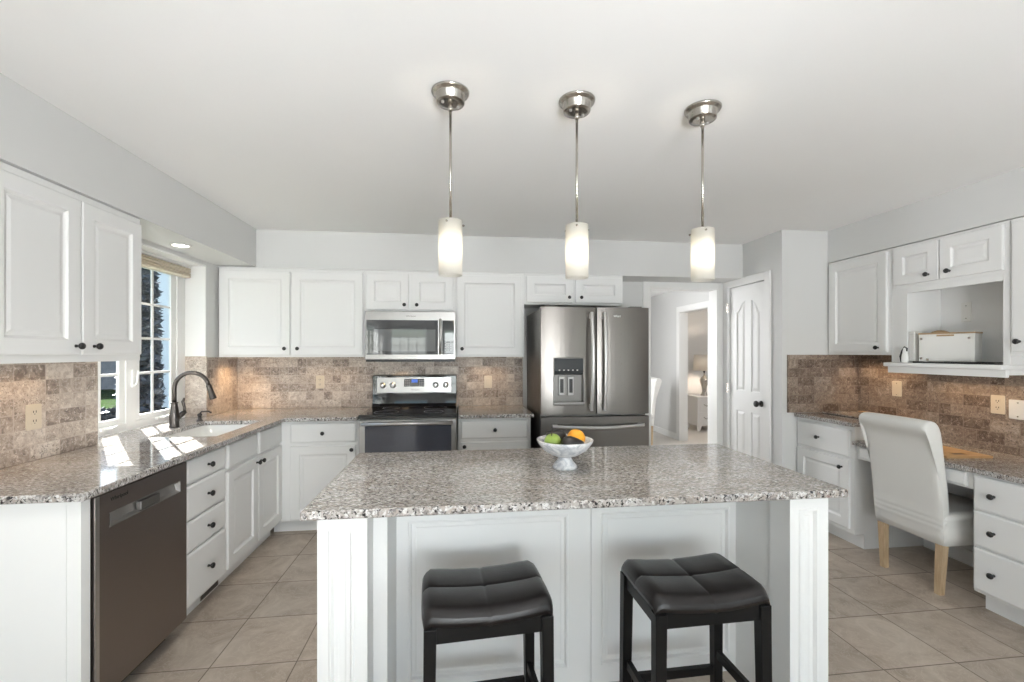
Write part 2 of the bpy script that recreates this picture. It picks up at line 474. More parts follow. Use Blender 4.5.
# ------------------------------------------------------------------ mesh helpers
class MB:
    def __init__(s):
        s.v, s.f, s.sm = [], [], []
    def add(s, vs, fs, smooth=False, mat=None):
        b = len(s.v)
        s.v += [tuple((mat @ Vector(p)) if mat else p) for p in vs]
        s.f += [tuple(b + i for i in f) for f in fs]
        s.sm += [smooth] * len(fs)
        return s
    def box(s, x0, x1, y0, y1, z0, z1, mat=None):
        x0, x1 = min(x0, x1), max(x0, x1); y0, y1 = min(y0, y1), max(y0, y1); z0, z1 = min(z0, z1), max(z0, z1)
        vs = [(x0, y0, z0), (x1, y0, z0), (x1, y1, z0), (x0, y1, z0), (x0, y0, z1), (x1, y0, z1), (x1, y1, z1), (x0, y1, z1)]
        fs = [(3, 2, 1, 0), (4, 5, 6, 7), (0, 1, 5, 4), (1, 2, 6, 5), (2, 3, 7, 6), (3, 0, 4, 7)]
        return s.add(vs, fs, False, mat)
    def lathe(s, prof, seg=24, mat=None, smooth=True, cap=True):
        """prof: (r, z) from bottom to top round local Z"""
        vs, fs = [], []
        n = len(prof)
        for (r, z) in prof:
            for k in range(seg):
                a = 2 * PI * k / seg
                vs.append((r * math.cos(a), r * math.sin(a), z))
        for i in range(n - 1):
            for k in range(seg):
                k2 = (k + 1) % seg
                fs.append((i * seg + k, i * seg + k2, (i + 1) * seg + k2, (i + 1) * seg + k))
        if cap:
            fs.append(tuple(reversed(range(seg))))
            fs.append(tuple((n - 1) * seg + k for k in range(seg)))
        return s.add(vs, fs, smooth, mat)
    def tube(s, pts, r, seg=12, caps=True):
        pts = [Vector(p) for p in pts]
        rs = r if isinstance(r, (list, tuple)) else [r] * len(pts)
        vs, fs = [], []
        up = None
        for i, p in enumerate(pts):
            d = (pts[min(i + 1, len(pts) - 1)] - pts[max(i - 1, 0)]).normalized()
            if up is None:
                up = Vector((0, 0, 1)) if abs(d.z) < 0.9 else Vector((1, 0, 0))
            a = d.cross(up).normalized()
            up = a.cross(d).normalized()
            for k in range(seg):
                t = 2 * PI * k / seg
                vs.append(tuple(p + a * (rs[i] * math.cos(t)) + up * (rs[i] * math.sin(t))))
        for i in range(len(pts) - 1):
            for k in range(seg):
                k2 = (k + 1) % seg
                fs.append((i * seg + k, (i + 1) * seg + k, (i + 1) * seg + k2, i * seg + k2))
        if caps:
            fs.append(tuple(range(seg)))
            fs.append(tuple((len(pts) - 1) * seg + k for k in reversed(range(seg))))
        return s.add(vs, fs, True)
    def rings(s, rings, close_last=True, close_first=False, smooth=False):
        n = len(rings[0]); vs, fs = [], []
        for r in rings:
            vs += r
        for i in range(len(rings) - 1):
            for k in range(n):
                k2 = (k + 1) % n
                fs.append((i * n + k, i * n + k2, (i + 1) * n + k2, (i + 1) * n + k))
        if close_last:
            fs.append(tuple((len(rings) - 1) * n + k for k in range(n)))
        if close_first:
            fs.append(tuple(reversed(range(n))))
        return s.add(vs, fs, smooth)
    def prism(s, poly, axis, a0, a1, smooth=False):
        """poly: 2-D outline; axis 'x': outline is (y,z) extruded along x; 'y': (x,z); 'z': (x,y)"""
        def P(p, a):
            return {'x': (a, p[0], p[1]), 'y': (p[0], a, p[1]), 'z': (p[0], p[1], a)}[axis]
        return s.rings([[P(p, a0) for p in poly], [P(p, a1) for p in poly]], True, True, smooth)
    def grid(s, xs, ys, inside, z0, z1):
        """a slab made of plan cells for which inside(cx, cy) holds; watertight"""
        nx, ny = len(xs) - 1, len(ys) - 1
        on = {(i, j): inside((xs[i] + xs[i + 1]) / 2, (ys[j] + ys[j + 1]) / 2) for i in range(nx) for j in range(ny)}
        idx, vs, fs = {}, [], []
        def V(i, j, k):
            if (i, j, k) not in idx:
                idx[(i, j, k)] = len(vs)
                vs.append((xs[i], ys[j], z1 if k else z0))
            return idx[(i, j, k)]
        for (i, j), o in on.items():
            if not o:
                continue
            fs.append((V(i, j, 1), V(i + 1, j, 1), V(i + 1, j + 1, 1), V(i, j + 1, 1)))
            fs.append((V(i, j + 1, 0), V(i + 1, j + 1, 0), V(i + 1, j, 0), V(i, j, 0)))
            for di, dj, a, b in ((0, -1, (i, j), (i + 1, j)), (1, 0, (i + 1, j), (i + 1, j + 1)), (0, 1, (i + 1, j + 1), (i, j + 1)), (-1, 0, (i, j + 1), (i, j))):
                if not on.get((i + di, j + dj)):
                    fs.append((V(*a, 0), V(*b, 0), V(*b, 1), V(*a, 1)))
        return s.add(vs, fs)
    def obj(s, name, mat, parent=None, bevel=0.0, seg=2, sub=0, smooth=False):
        me = bpy.data.meshes.new(name)
        me.from_pydata(s.v, [], s.f)
        me.materials.append(M[mat] if isinstance(mat, str) else mat)
        for p, sm in zip(me.polygons, s.sm):
            p.use_smooth = sm or smooth
        me.update()
        o = bpy.data.objects.new(name, me)
        COL.objects.link(o)
        if parent:
            o.parent = parent
        if bevel:
            b = o.modifiers.new('bevel', 'BEVEL')
            b.width = bevel; b.segments = seg; b.limit_method = 'ANGLE'; b.angle_limit = math.radians(40)
            if smooth:
                b.harden_normals = False
        if sub:
            m = o.modifiers.new('sub', 'SUBSURF'); m.levels = sub; m.render_levels = sub
        return o

def tag(o, label=None, cat=None, group=None, kind=None):
    if label: o['label'] = label
    if cat: o['category'] = cat
    if group: o['group'] = group
    if kind: o['kind'] = kind
    return o

def thing(name, label, cat, loc=(0, 0, 0), rz=0.0, group=None):
    o = bpy.data.objects.new(name, None)
    o.empty_display_size = 0.05
    COL.objects.link(o)
    o.location = loc
    o.rotation_euler = (0, 0, rz)
    return tag(o, label, cat, group)

def struct(name, mb, mat, parent=None, bevel=0.0):
    o = mb.obj(name, mat, parent, bevel)
    if not parent:
        o['kind'] = 'structure'
    return o

def along(p0, p1):
    """matrix taking local +Z onto p0->p1 with origin p0"""
    d = Vector(p1) - Vector(p0)
    return Matrix.Translation(Vector(p0)) @ d.to_track_quat('Z', 'Y').to_matrix().to_4x4()

def copy_tree(o, parent=None):
    c = o.copy(); COL.objects.link(c)
    if parent: c.parent = parent
    for ch in list(o.children):
        copy_tree(ch, c)
    return c

def rect(x0, x1, z0, z1, y, i=0.0):
    return [(x0 + i, y, z0 + i), (x1 - i, y, z0 + i), (x1 - i, y, z1 - i), (x0 + i, y, z1 - i)]

def rrect(x0, x1, z0, z1, r, n=5):
    out = []
    for cx, cz, a0 in ((x1 - r, z0 + r, -PI / 2), (x1 - r, z1 - r, 0), (x0 + r, z1 - r, PI / 2), (x0 + r, z0 + r, PI)):
        for k in range(n + 1):
            a = a0 + PI / 2 * k / n
            out.append((cx + r * math.cos(a), cz + r * math.sin(a)))
    return out

# cabinet pieces, in a local frame: x to the viewer's right, -y towards the viewer, face frame at y = 0
def knob_mb(x, z, y=0.0):
    prof = [(0.0075, 0.0), (0.006, 0.006), (0.0055, 0.012), (0.010, 0.016), (0.0145, 0.021), (0.0155, 0.026), (0.013, 0.031), (0.007, 0.034)]
    return MB().lathe(prof, 16, along((x, y, z), (x, y - 1, z)))

def panel_door(parent, x0, x1, z0, z1, knob=None, name='door', mat='cab', fw=0.064, t=0.02):
    fw = min(fw, 0.28 * min(x1 - x0, z1 - z0))
    prof = [(0.0, 0.001), (0.0, t - 0.004), (0.004, t), (fw, t), (fw + 0.003, t - 0.0025), (fw + 0.006, t - 0.008), (fw + 0.012, t - 0.012), (fw + 0.020, t - 0.012), (fw + 0.034, t - 0.008)]
    mb = MB()
    mb.rings([rect(x0, x1, z0, z1, -d, i) for i, d in prof])
    o = mb.obj(name, mat, parent)
    if knob:
        knob_mb(knob[0], knob[1], -t).obj('knob', 'knob', o)
    return o

def drawer_front(parent, x0, x1, z0, z1, knob=True, name='drawer', t=0.02, mat='cab', kx=None):
    prof = [(0.0, 0.001), (0.0, t - 0.007), (0.004, t - 0.003), (0.011, t)]
    mb = MB()
    mb.rings([rect(x0, x1, z0, z1, -d, i) for i, d in prof])
    o = mb.obj(name, mat, parent)
    if knob:
        knob_mb((x0 + x1) / 2 if kx is None else kx, (z0 + z1) / 2, -t).obj('knob', 'knob', o)
    return o

def base_body(parent, x0, x1, depth, top, toe=0.105, toe_in=0.075, toe_mat='cab'):
    MB().box(x0, x1, 0, depth, toe, top).obj('body', 'cab', parent, 0.0015)
    MB().box(x0, x1, toe_in, depth, 0.0, toe - 0.0005).obj('toe_kick', toe_mat, parent)

# ------------------------------------------------------------------ the room shell
XL, XR, YB, YR, H = -1.965, 3.38, 4.2, -4.6, 2.44
XP, YP = 2.675, 3.38
T = 0.12
CT = 0.914
# floor and ceiling
struct('floor', MB().box(XL - 0.3, XR + 0.12, YR - 0.12, YB + 0.06, -0.12, 0), 'floor')
struct('floor_hall', MB().box(0.9, 6.2, YB + 0.06, 9.2, -0.12, 0.0), 'carpet')
struct('ceiling', MB().box(XL - 0.3, XR + 0.12, YR - 0.12, YB + 0.12, H, H + 0.1), 'ceil')
struct('ceiling_hall', MB().box(0.9, 6.2, YB + 0.12, 9.2, H, H + 0.1), 'ceil')

# left wall with the sink window and a side window behind the camera
WY0, WY1, WZ0, WZ1 = 2.66, 3.715, 0.915, 2.098
WT = 0.24
S0, S1, SZ0, SZ1 = -4.2, -2.0, 0.9, 2.1
mb = MB()
mb.box(XL - WT, XL, WY1, YB + T, 0, H)
mb.box(XL - WT, XL, WY0, WY1, 0, WZ0 - 0.035).box(XL - WT, XL, WY0, WY1, WZ1, H)
mb.box(XL - WT, XL, S1, WY0, 0, H)
mb.box(XL - WT, XL, S0, S1, 0, SZ0).box(XL - WT, XL, S0, S1, SZ1, H)
mb.box(XL - WT, XL, YR - T, S0, 0, H)
struct('wall_left', mb, 'wall')
# back wall with the hall doorway
DX0, DX1, DZ = 1.885, 2.607, 2.062
mb = MB().box(XL, DX0, YB, YB + T, 0, H).box(DX1, XR + T, YB, YB + T, 0, H).box(DX0, DX1, YB, YB + T, DZ, H)
struct('wall_back', mb, 'wall')
# pantry walls
PD0, PD1, PDZ = 3.575, 4.10, 2.055
mb = MB().box(XP, XP + T, YP, PD0, 0, H).box(XP, XP + T, PD1, YB, 0, H).box(XP, XP + T, PD0, PD1, PDZ, H)
mb.box(XP + T, XR + T, YP, YP + T, 0, H)
struct('wall_pantry', mb, 'wall')
Q0, Q1, QZ0, QZ1 = -3.4, -1.0, 0.3, 2.2
struct('wall_right', MB().box(XR, XR + T, Q1, YP, 0, H).box(XR, XR + T, YR - T, Q0, 0, H).box(XR, XR + T, Q0, Q1, 0, QZ0).box(XR, XR + T, Q0, Q1, QZ1, H), 'wall')
# rear wall with a window and a wide patio door
mb = MB()
ops = [(-1.85, -0.85, 0.9, 2.1), (-0.45, 1.95, 0.03, 2.1)]
xs = [XL, -1.85, -0.85, -0.45, 1.95, XR]
mb.box(XL, -1.85, YR - T, YR, 0, H).box(-0.85, -0.45, YR - T, YR, 0, H).box(1.95, XR, YR - T, YR, 0, H)
for a, b, c, d in ops:
    mb.box(a, b, YR - T, YR, 0, c).box(a, b, YR - T, YR, d, H)
struct('wall_rear', mb, 'wall')
# soffits
struct('ceiling_soffit_left', MB().box(XL, -1.668, 0.9, 3.89, 2.127, H), 'wall')
struct('ceiling_soffit_back', MB().box(XL, XP, 3.89, YB, 2.118, H), 'wall')
struct('ceiling_soffit_right', MB().box(3.095, XR, 0.9, YP, 2.172, H), 'wall')

# windows: frames, muntins, glass -----------------------------------------------------------
def grid_window(name, axis, pos, a0, a1, z0, z1, cols, rows, fr=0.05, dep=0.05):
    """a window lying at axis = pos; a runs along the wall"""
    def bx(mb, u0, u1, w0, w1, d=dep, off=0.0):
        if axis == 'x':
            mb.box(pos - d / 2 + off, pos + d / 2 + off, u0, u1, w0, w1)
        else:
            mb.box(u0, u1, pos - d / 2 + off, pos + d / 2 + off, w0, w1)
    m = MB()
    bx(m, a0, a0 + fr, z0, z1); bx(m, a1 - fr, a1, z0, z1)
    bx(m, a0 + fr, a1 - fr, z0, z0 + fr); bx(m, a0 + fr, a1 - fr, z1 - fr, z1)
    root = struct(name, m, 'vinyl')
    g = MB(); bx(g, a0 + fr, a1 - fr, z0 + fr, z1 - fr, 0.006)
    g.obj('pane', 'glass', root)
    mu = MB()
    for i in range(1, cols):
        u = a0 + fr + (a1 - a0 - 2 * fr) * i / cols
        bx(mu, u - 0.009, u + 0.009, z0 + fr, z1 - fr, 0.022)
    for j in range(1, rows):
        zz = z0 + fr + (z1 - z0 - 2 * fr) * j / rows
        bx(mu, a0 + fr, a1 - fr, zz - 0.009, zz + 0.009, 0.021)
    mu.obj('muntin_grid', 'vinyl', root)
    return root
grid_window('window_2', 'y', YR - 0.06, -1.85, -0.85, 0.9, 2.1, 4, 5)
grid_window('window_3', 'y', YR - 0.06, -0.45, 0.75, 0.03, 2.1, 3, 6, 0.07)
grid_window('window_4', 'y', YR - 0.06, 0.75, 1.95, 0.03, 2.1, 3, 6, 0.07)
grid_window('window_6', 'x', XR + 0.06, Q0, Q1, QZ0, QZ1, 6, 5)
grid_window('window_5', 'x', XL - 0.12, S0, S1, SZ0, SZ1, 5, 5)

# sink window: white unit of two casements in a deep recess
WX = -2.125
m = MB()
m.box(WX - 0.012, WX + 0.015, WY0 + 0.002, 2.735, WZ0, WZ1)
m.box(WX - 0.012, WX + 0.015, 3.095, 3.175, WZ0, WZ1)
m.box(WX - 0.012, WX + 0.015, 3.61, WY1 - 0.002, WZ0, WZ1)
m.box(WX - 0.012, WX + 0.015, 2.735, 3.095, WZ0, 0.965).box(WX - 0.012, WX + 0.015, 3.175, 3.61, WZ0, 0.965)
m.box(WX - 0.012, WX + 0.015, 2.735, 3.095, 2.03, WZ1).box(WX - 0.012, WX + 0.015, 3.175, 3.61, 2.03, WZ1)
win = struct('window_1', m, 'vinyl', None, 0.003)
def casement(y0, y1, g0, g1, cols):
    s = MB()
    z0, z1 = 0.965, 2.03
    a, b = WX - 0.010, WX + 0.008
    s.box(a, b, y0, g0, z0, z1).box(a, b, g1, y1, z0, z1)
    s.box(a, b, g0, g1, z0, 1.0).box(a, b, g0, g1, 1.99, z1)
    so = s.obj('sash', 'vinyl', win, 0.002)
    MB().box(WX - 0.003, WX - 0.001, g0, g1, 1.0, 1.99).obj('pane', 'glass', so)
    mu = MB()
    for c in cols:
        mu.box(WX - 0.006, WX + 0.004, c - 0.008, c + 0.008, 1.0, 1.99)
    for k in (1.276, 1.512, 1.748):
        mu.box(WX - 0.0055, WX + 0.0035, g0, g1, k - 0.008, k + 0.008)
    mu.obj('muntin_grid', 'vinyl', so)
    hw = MB()
    hw.box(WX + 0.0155, WX + 0.03, (g0 + g1) / 2 - 0.02, (g0 + g1) / 2 + 0.06, 0.945, 0.965)
    hw.tube([(WX + 0.028, (g0 + g1) / 2 + 0.0, 0.957), (WX + 0.045, (g0 + g1) / 2 + 0.03, 0.955), (WX + 0.05, (g0 + g1) / 2 + 0.07, 0.965)], 0.006, 8)
    hw.obj('crank_handle', 'vinyl', win)
casement(2.735, 3.095, 2.765, 3.045, [2.90])
casement(3.175, 3.61, 3.225, 3.55, [3.36])
lk = MB().box(WX + 0.0155, WX + 0.028, 3.19 - 0.055, 3.19 - 0.03, 1.19, 1.31)
lk.tube([(WX + 0.024, 3.147, 1.20), (WX + 0.045, 3.147, 1.215), (WX + 0.05, 3.147, 1.30)], 0.007, 8)
lk.obj('sash_lock', 'vinyl', win)
# painted lining of the recess
struct('trim_1', MB().box(WX + 0.016, XL + 0.004, WY1 - 0.012, WY1 - 0.0005, 1.387, WZ1 - 0.001).box(WX + 0.016, XL + 0.004, WY0 + 0.0005, WY0 + 0.012, CT + 0.001, WZ1 - 0.001)
       .box(WX + 0.016, XL + 0.004, WY0 + 0.0125, WY1 - 0.0125, WZ1 - 0.012, WZ1 - 0.0005), 'trim')

# tiled backsplashes, thin stone panels on the walls
TT = 0.011
struct('wall_tiles_left', MB().box(XL, XL + TT, 1.735, WY0, CT + 0.001, 1.3715).box(XL, XL + TT, WY1, YB, CT + 0.001, 1.3765)
       .box(WX + 0.016, XL + TT, WY1 - 0.011, WY1, CT + 0.001, 1.385), 'trav_y')
struct('wall_tiles_back', MB().box(XL + TT, 0.612, YB - TT, YB, CT + 0.001, 1.3765).box(-0.79, -0.02, YB - TT, YB, 0.8, CT + 0.001), 'trav_x')
struct('wall_tiles_pantry', MB().box(2.72, XR - TT, YP - TT, YP, CT + 0.001, 1.3965), 'trav_shaded_x')
struct('wall_tiles_right', MB().box(XR - TT, XR, 2.842, YP, CT + 0.001, 1.3965).box(XR - TT, XR, 2.14, 2.842, 0.787, 1.2845).box(XR - TT, XR, 1.2, 2.14, 0.787, 1.3965), 'trav_shaded_y')

# hall doorway casing and jambs
m = MB()
cw = 0.068
m.box(DX0 - cw, DX0, YB - 0.018, YB, 0, DZ + cw).box(DX1, XP - 0.001, YB - 0.018, YB, 0, DZ + cw).box(DX0, DX1, YB - 0.018, YB, DZ, DZ + cw)
m.box(DX0 - 0.001, DX0 + 0.012, YB - 0.018, YB + T + 0.01, 0, DZ).box(DX1 - 0.012, DX1 + 0.001, YB - 0.018, YB + T + 0.01, 0, DZ).box(DX0, DX1, YB - 0.018, YB + T + 0.01, DZ - 0.012, DZ + 0.001)
struct('trim_2', m, 'trim', None, 0.003)
# pantry door casing
m = MB()
m.box(XP - 0.018, XP, PD0 - 0.07, PD0, 0, PDZ + 0.07).box(XP - 0.018, XP, PD1, PD1 + 0.075, 0, PDZ + 0.07).box(XP - 0.018, XP, PD0, PD1, PDZ, PDZ + 0.07)
m.box(XP - 0.004, XP + T, PD0 - 0.001, PD0 + 0.004, 0, PDZ).box(XP - 0.004, XP + T, PD1 - 0.004, PD1 + 0.001, 0, PDZ)
struct('trim_3', m, 'trim', None, 0.004)

# pantry door: four raised panels, arched at the top
def pantry_door():
    y0, y1, z0, z1 = PD0 + 0.007, PD1 - 0.007, 0.01, PDZ - 0.006
    fx = XP + 0.004                                   # front face looks to -x
    W = y1 - y0
    m = MB().box(fx + 0.008, fx + 0.036, y0, y1, z0, z1)
    root = m.obj('door_1', 'trim'); root['kind'] = 'structure'
    cols = [(3.875, 3.985), (3.66, 3.77)]
    zlo = (0.20, 0.862)
    zhi = (1.055, 1.90)
    # the face with the panel openings: stiles and rails as one relief
    ys = [y0, 3.655, 3.775, 3.868, 3.99, y1]
    f = MB()
    for a, b in ((ys[0], ys[1]), (ys[2], ys[3]), (ys[4], ys[5])):
        f.box(fx, fx + 0.0085, a, b, z0, z1)
    for a, b in ((ys[1], ys[2]), (ys[3], ys[4])):
        f.box(fx, fx + 0.0085, a, b, z0, zlo[0]).box(fx, fx + 0.0085, a, b, zlo[1], zhi[0])
    # arched top rail: swoops down from the middle stile
    for (a, b, up) in ((ys[1], ys[2], 1), (ys[3], ys[4], -1)):
        n = 8
        pts = []
        for k in range(n + 1):
            t = k / n
            s_ = t if up > 0 else 1 - t
            zz = 1.80 + 0.10 * (0.5 - 0.5 * math.cos(PI * s_))
            pts.append((a + (b - a) * t, zz))
        for k in range(n):
            (ya, za), (yb, zb) = pts[k], pts[k + 1]
            f.rings([[(fx, ya, za), (fx, yb, zb), (fx, yb, z1), (fx, ya, z1)], [(fx + 0.0085, ya, za), (fx + 0.0085, yb, zb), (fx + 0.0085, yb, z1), (fx + 0.0085, ya, z1)]], True, True)
    f.obj('stiles_and_rails', 'trim', root)
    for (a, b, up) in ((ys[1], ys[2], 1), (ys[3], ys[4], -1)):
        for upper in (False, True):
            c, d = (zhi[0], None) if upper else zlo
            n = 8 if upper else 1
            def ring(i, e):
                pts = [(a + i, c + i), (b - i, c + i)]
                for k in range(n, -1, -1):
                    t = k / n
                    s_ = t if up > 0 else 1 - t
                    zz = (1.80 + 0.10 * (0.5 - 0.5 * math.cos(PI * s_))) if upper else d
                    pts.append((a + i + (b - a - 2 * i) * t, zz - i))
                return [(fx + 0.0085 - e, y, z) for y, z in pts][::-1]
            p = MB()
            p.rings([ring(i, e) for i, e in ((0.004, 0.0), (0.012, 0.001), (0.034, 0.0075))])
            p.obj('raised_panel', 'trim', root)
    k = MB().lathe([(0.028, 0), (0.026, 0.006), (0.011, 0.01), (0.010, 0.03), (0.022, 0.036), (0.029, 0.048), (0.027, 0.058), (0.014, 0.064)], 20, along((fx, 3.638, 0.958), (fx - 1, 3.638, 0.958)))
    k.obj('door_knob', 'knob', root)
    for zz in (0.25, 1.065, 1.855):
        hg = MB().box(XP - 0.0235, XP - 0.0185, 4.085, 4.118, zz - 0.045, zz + 0.045)
        hg.lathe([(0.006, -0.047), (0.006, 0.047)], 10, Matrix.Translation((XP - 0.021, 4.098, zz)))
        hg.obj('hinge', 'nickel', root)
pantry_door()
# baseboards
def baseboard(name, x0, x1, y0, y1):
    struct(name, MB().box(x0, x1, y0, y1, 0, 0.1), 'trim', None, 0.003)
baseboard('baseboard_right', XR - 0.014, XR, YR, 1.1)
baseboard('baseboard_pantry', XP - 0.014, XP, YP - 0.001, PD0 - 0.071)
baseboard('baseboard_desk', XR - 0.0141, XR, 2.115, 2.835)

# rooms beyond the doorway
HX = 3.52
m = MB().box(HX, HX + T, 6.70, 9.2, 0, H).box(HX, HX + T, YB + T, 5.86, 0, H).box(HX, HX + T, 5.86, 6.70, 2.07, H)
struct('wall_hall_right', m, 'wall')
struct('wall_hall_left', MB().box(0.9, 1.0, YB + T, 9.1, 0, H), 'wall')
struct('wall_hall_end', MB().box(1.0, HX, 8.9, 9.0, 0, H), 'wall')
struct('wall_bedroom_back', MB().box(HX + T, 6.1, 8.15, 8.27, 0, H), 'wall')
struct('wall_bedroom_right', MB().box(6.0, 6.1, YB + T, 8.15, 0, H), 'wall')
struct('wall_bedroom_front', MB().box(HX + T, 6.0, 4.4, 4.5, 0, H), 'wall')
m = MB()
m.box(HX - 0.016, HX, 6.70, 6.78, 0, 2.15).box(HX - 0.016, HX, 5.78, 5.86, 0, 2.15).box(HX - 0.016, HX, 5.86, 6.70, 2.07, 2.15)
m.box(HX - 0.016, HX + T + 0.01, 6.685, 6.701, 0, 2.07).box(HX - 0.016, HX + T + 0.01, 5.859, 5.875, 0, 2.07)
m.box(HX - 0.016, HX + T + 0.01, 5.86, 6.70, 2.055, 2.071)
struct('trim_4', m, 'trim', None, 0.003)
baseboard('baseboard_hall', HX - 0.014, HX, 6.785, 8.9)
baseboard('baseboard_bedroom', HX + T, 6.0, 8.136, 8.15)

# ------------------------------------------------------------------ island (largest object)
IY = 1.83
isl = thing('kitchen_island', 'white panelled kitchen island with square corner posts under the big granite top', 'island', (0.46, 1.9, 0))
def W(o):                                              # world-built mesh under a thing: keep world coordinates
    p = o.parent
    o.matrix_parent_inverse = (Matrix.Translation(p.location) @ Matrix.Rotation(p.rotation_euler.z, 4, 'Z')).inverted()
    return o
m = MB().box(-0.454, 1.367, IY + 0.02, 2.245, 0.0, CT - 0.031)
m.box(-0.454, -0.25, 1.60, IY + 0.02, 0.0, CT - 0.031).box(1.225, 1.367, 1.60, IY + 0.02, 0.0, CT - 0.031)
W(m.obj('body', 'cab', isl, 0.002))
def fpanel(x0, x1, z0, z1, px0, px1, pz0, pz1, y):
    """a flat frame round one recessed, moulded panel, facing -y"""
    mb = MB()
    def q(i, d):
        return [(px0 + i, y - d, pz0 + i), (px1 - i, y - d, pz0 + i), (px1 - i, y - d, pz1 - i), (px0 + i, y - d, pz1 - i)]
    o4 = [(x0, y, z0), (x1, y, z0), (x1, y, z1), (x0, y, z1)]
    mb.rings([[(a, b + 0.018, c) for a, b, c in o4], o4, q(0, 0), q(0.004, 0.004), q(0.010, 0.004), q(0.016, -0.008), q(0.028, -0.009), q(0.034, -0.012)])
    return mb
for (x0, x1, a, b) in ((-0.25, 0.5605, -0.205, 0.462), (0.5625, 1.225, 0.605, 1.195)):
    W(fpanel(x0, x1, 0.0, CT - 0.0315, a, b, 0.075, 0.728, IY).obj('back_panel', 'cab', isl))
for (x0, x1) in ((-0.454, -0.297), (1.212, 1.367)):
    p = W(MB().box(x0 + 0.001, x1 - 0.001, 1.508, 1.599, 0.0, CT - 0.0315).obj('corner_post', 'cab', isl, 0.002))
    fp = W(fpanel(x0, x1, 0.0, CT - 0.0315, x0 + 0.034, x1 - 0.040, 0.13, 0.838, 1.49).obj('post_panel', 'cab', isl))

ic = MB().grid([-0.496, 1.417], [1.452, 2.28], lambda x, y: True, CT - 0.03, CT)
tag(ic.obj('island_countertop', 'granite', None, 0.007, 3), 'large speckled granite slab topping the island with fruit bowl on it', 'countertop')

# ------------------------------------------------------------------ left run of base cabinets (faces +x)
R90 = PI / 2
FX = -1.375
def left_unit(name, label, cat, y0):
    return thing(name, label, cat, (FX, y0, 0), R90)
DEP = FX - XL - 0.004
# end panel and filler by the dishwasher
ep = thing('cabinet_end_panel', 'white end panel closing the left counter run beside the dishwasher', 'panel', (-1.66, 1.78, 0))
W(MB().box(XL + 0.004, -1.40, 1.765, 1.785, 0.0, CT - 0.031).obj('side_panel', 'cab', ep, 0.001))
W(MB().box(-1.399, -1.352, 1.765, 1.806, 0.0, CT - 0.031).obj('filler_strip', 'cab', ep, 0.001))
# dishwasher
dw = thing('dishwasher', 'dark stainless dishwasher with pocket handle at the near end of left counter', 'dishwasher', (FX, 1.812, 0), R90)
wdw = 0.571
MB().box(0.004, wdw - 0.004, 0.012, DEP, 0.09, CT - 0.045).obj('body', 'steel_side', dw)
MB().box(0.02, wdw - 0.02, 0.06, 0.2, 0.0, 0.0895).obj('toe_panel', 'black', dw)
d = MB().grid([0.006, 0.075, wdw - 0.055, wdw - 0.006], [0.092, 0.735, 0.792, 0.872], lambda x, z: not (0.075 < x < wdw - 0.055 and 0.735 < z < 0.792), 0, 0.038)
for i, (x, y, z) in enumerate(d.v):
    d.v[i] = (x, 0.008 - z, y)
d.f = [f for f in d.f]
door = d.obj('door', 'slate', dw, 0.003)
hp = MB()
hx0, hx1, hz0, hz1 = 0.0755, wdw - 0.0555, 0.7355, 0.7915
hp.rings([[(hx0, -0.030, hz0), (hx1, -0.030, hz0), (hx1, -0.030, hz1), (hx0, -0.030, hz1)], [(hx0 + 0.004, -0.031, hz0 + 0.004), (hx1 - 0.004, -0.031, hz0 + 0.004), (hx1 - 0.004, -0.031, hz1 - 0.004), (hx0 + 0.004, -0.031, hz1 - 0.004)],
          [(hx0 + 0.008, -0.012, hz0 + 0.012), (hx1 - 0.008, -0.012, hz0 + 0.012), (hx1 - 0.008, -0.004, hz1 - 0.006), (hx0 + 0.008, -0.004, hz1 - 0.006)]])
hp.obj('pocket_handle', 'brushed', door)
MB().box(0.24, 0.36, -0.0345, -0.013, 0.745, 0.782).obj('latch_cover', 'steel_side', door, 0.003)
MB().box(0.0065, 0.0245, -0.0315, -0.0305, 0.092, 0.872).obj('edge_trim', 'bright_steel', door)

def text_on(parent, s, size, loc, rot, mat, ext=0.0004):
    c = bpy.data.curves.new('lettering', 'FONT')
    c.body = s; c.size = size; c.extrude = ext; c.align_x = 'CENTER'; c.align_y = 'CENTER'
    t = bpy.data.objects.new('lettering_curve', c)
    COL.objects.link(t)
    bpy.context.view_layer.update()
    me = bpy.data.meshes.new_from_object(t.evaluated_get(bpy.context.evaluated_depsgraph_get()))
    bpy.data.objects.remove(t); bpy.data.curves.remove(c)
    me.materials.clear(); me.materials.append(M[mat])
    o = bpy.data.objects.new('lettering', me)
    COL.objects.link(o)
    o.parent = parent; o.location = loc; o.rotation_euler = rot
    return o
text_on(door, 'Whirlpool', 0.022, (0.125, -0.0304, 0.842), (PI / 2, 0, 0), 'black')

# four-drawer base
u = left_unit('drawer_base_cabinet', 'narrow white base cabinet of four stacked drawers between dishwasher and sink', 'cabinet', 2.386)
base_body(u, 0.0, 0.40, DEP, CT - 0.031)
for a, b in ((0.748, 0.866), (0.562, 0.735), (0.398, 0.55), (0.122, 0.386)):
    drawer_front(u, 0.012, 0.385, a, b)
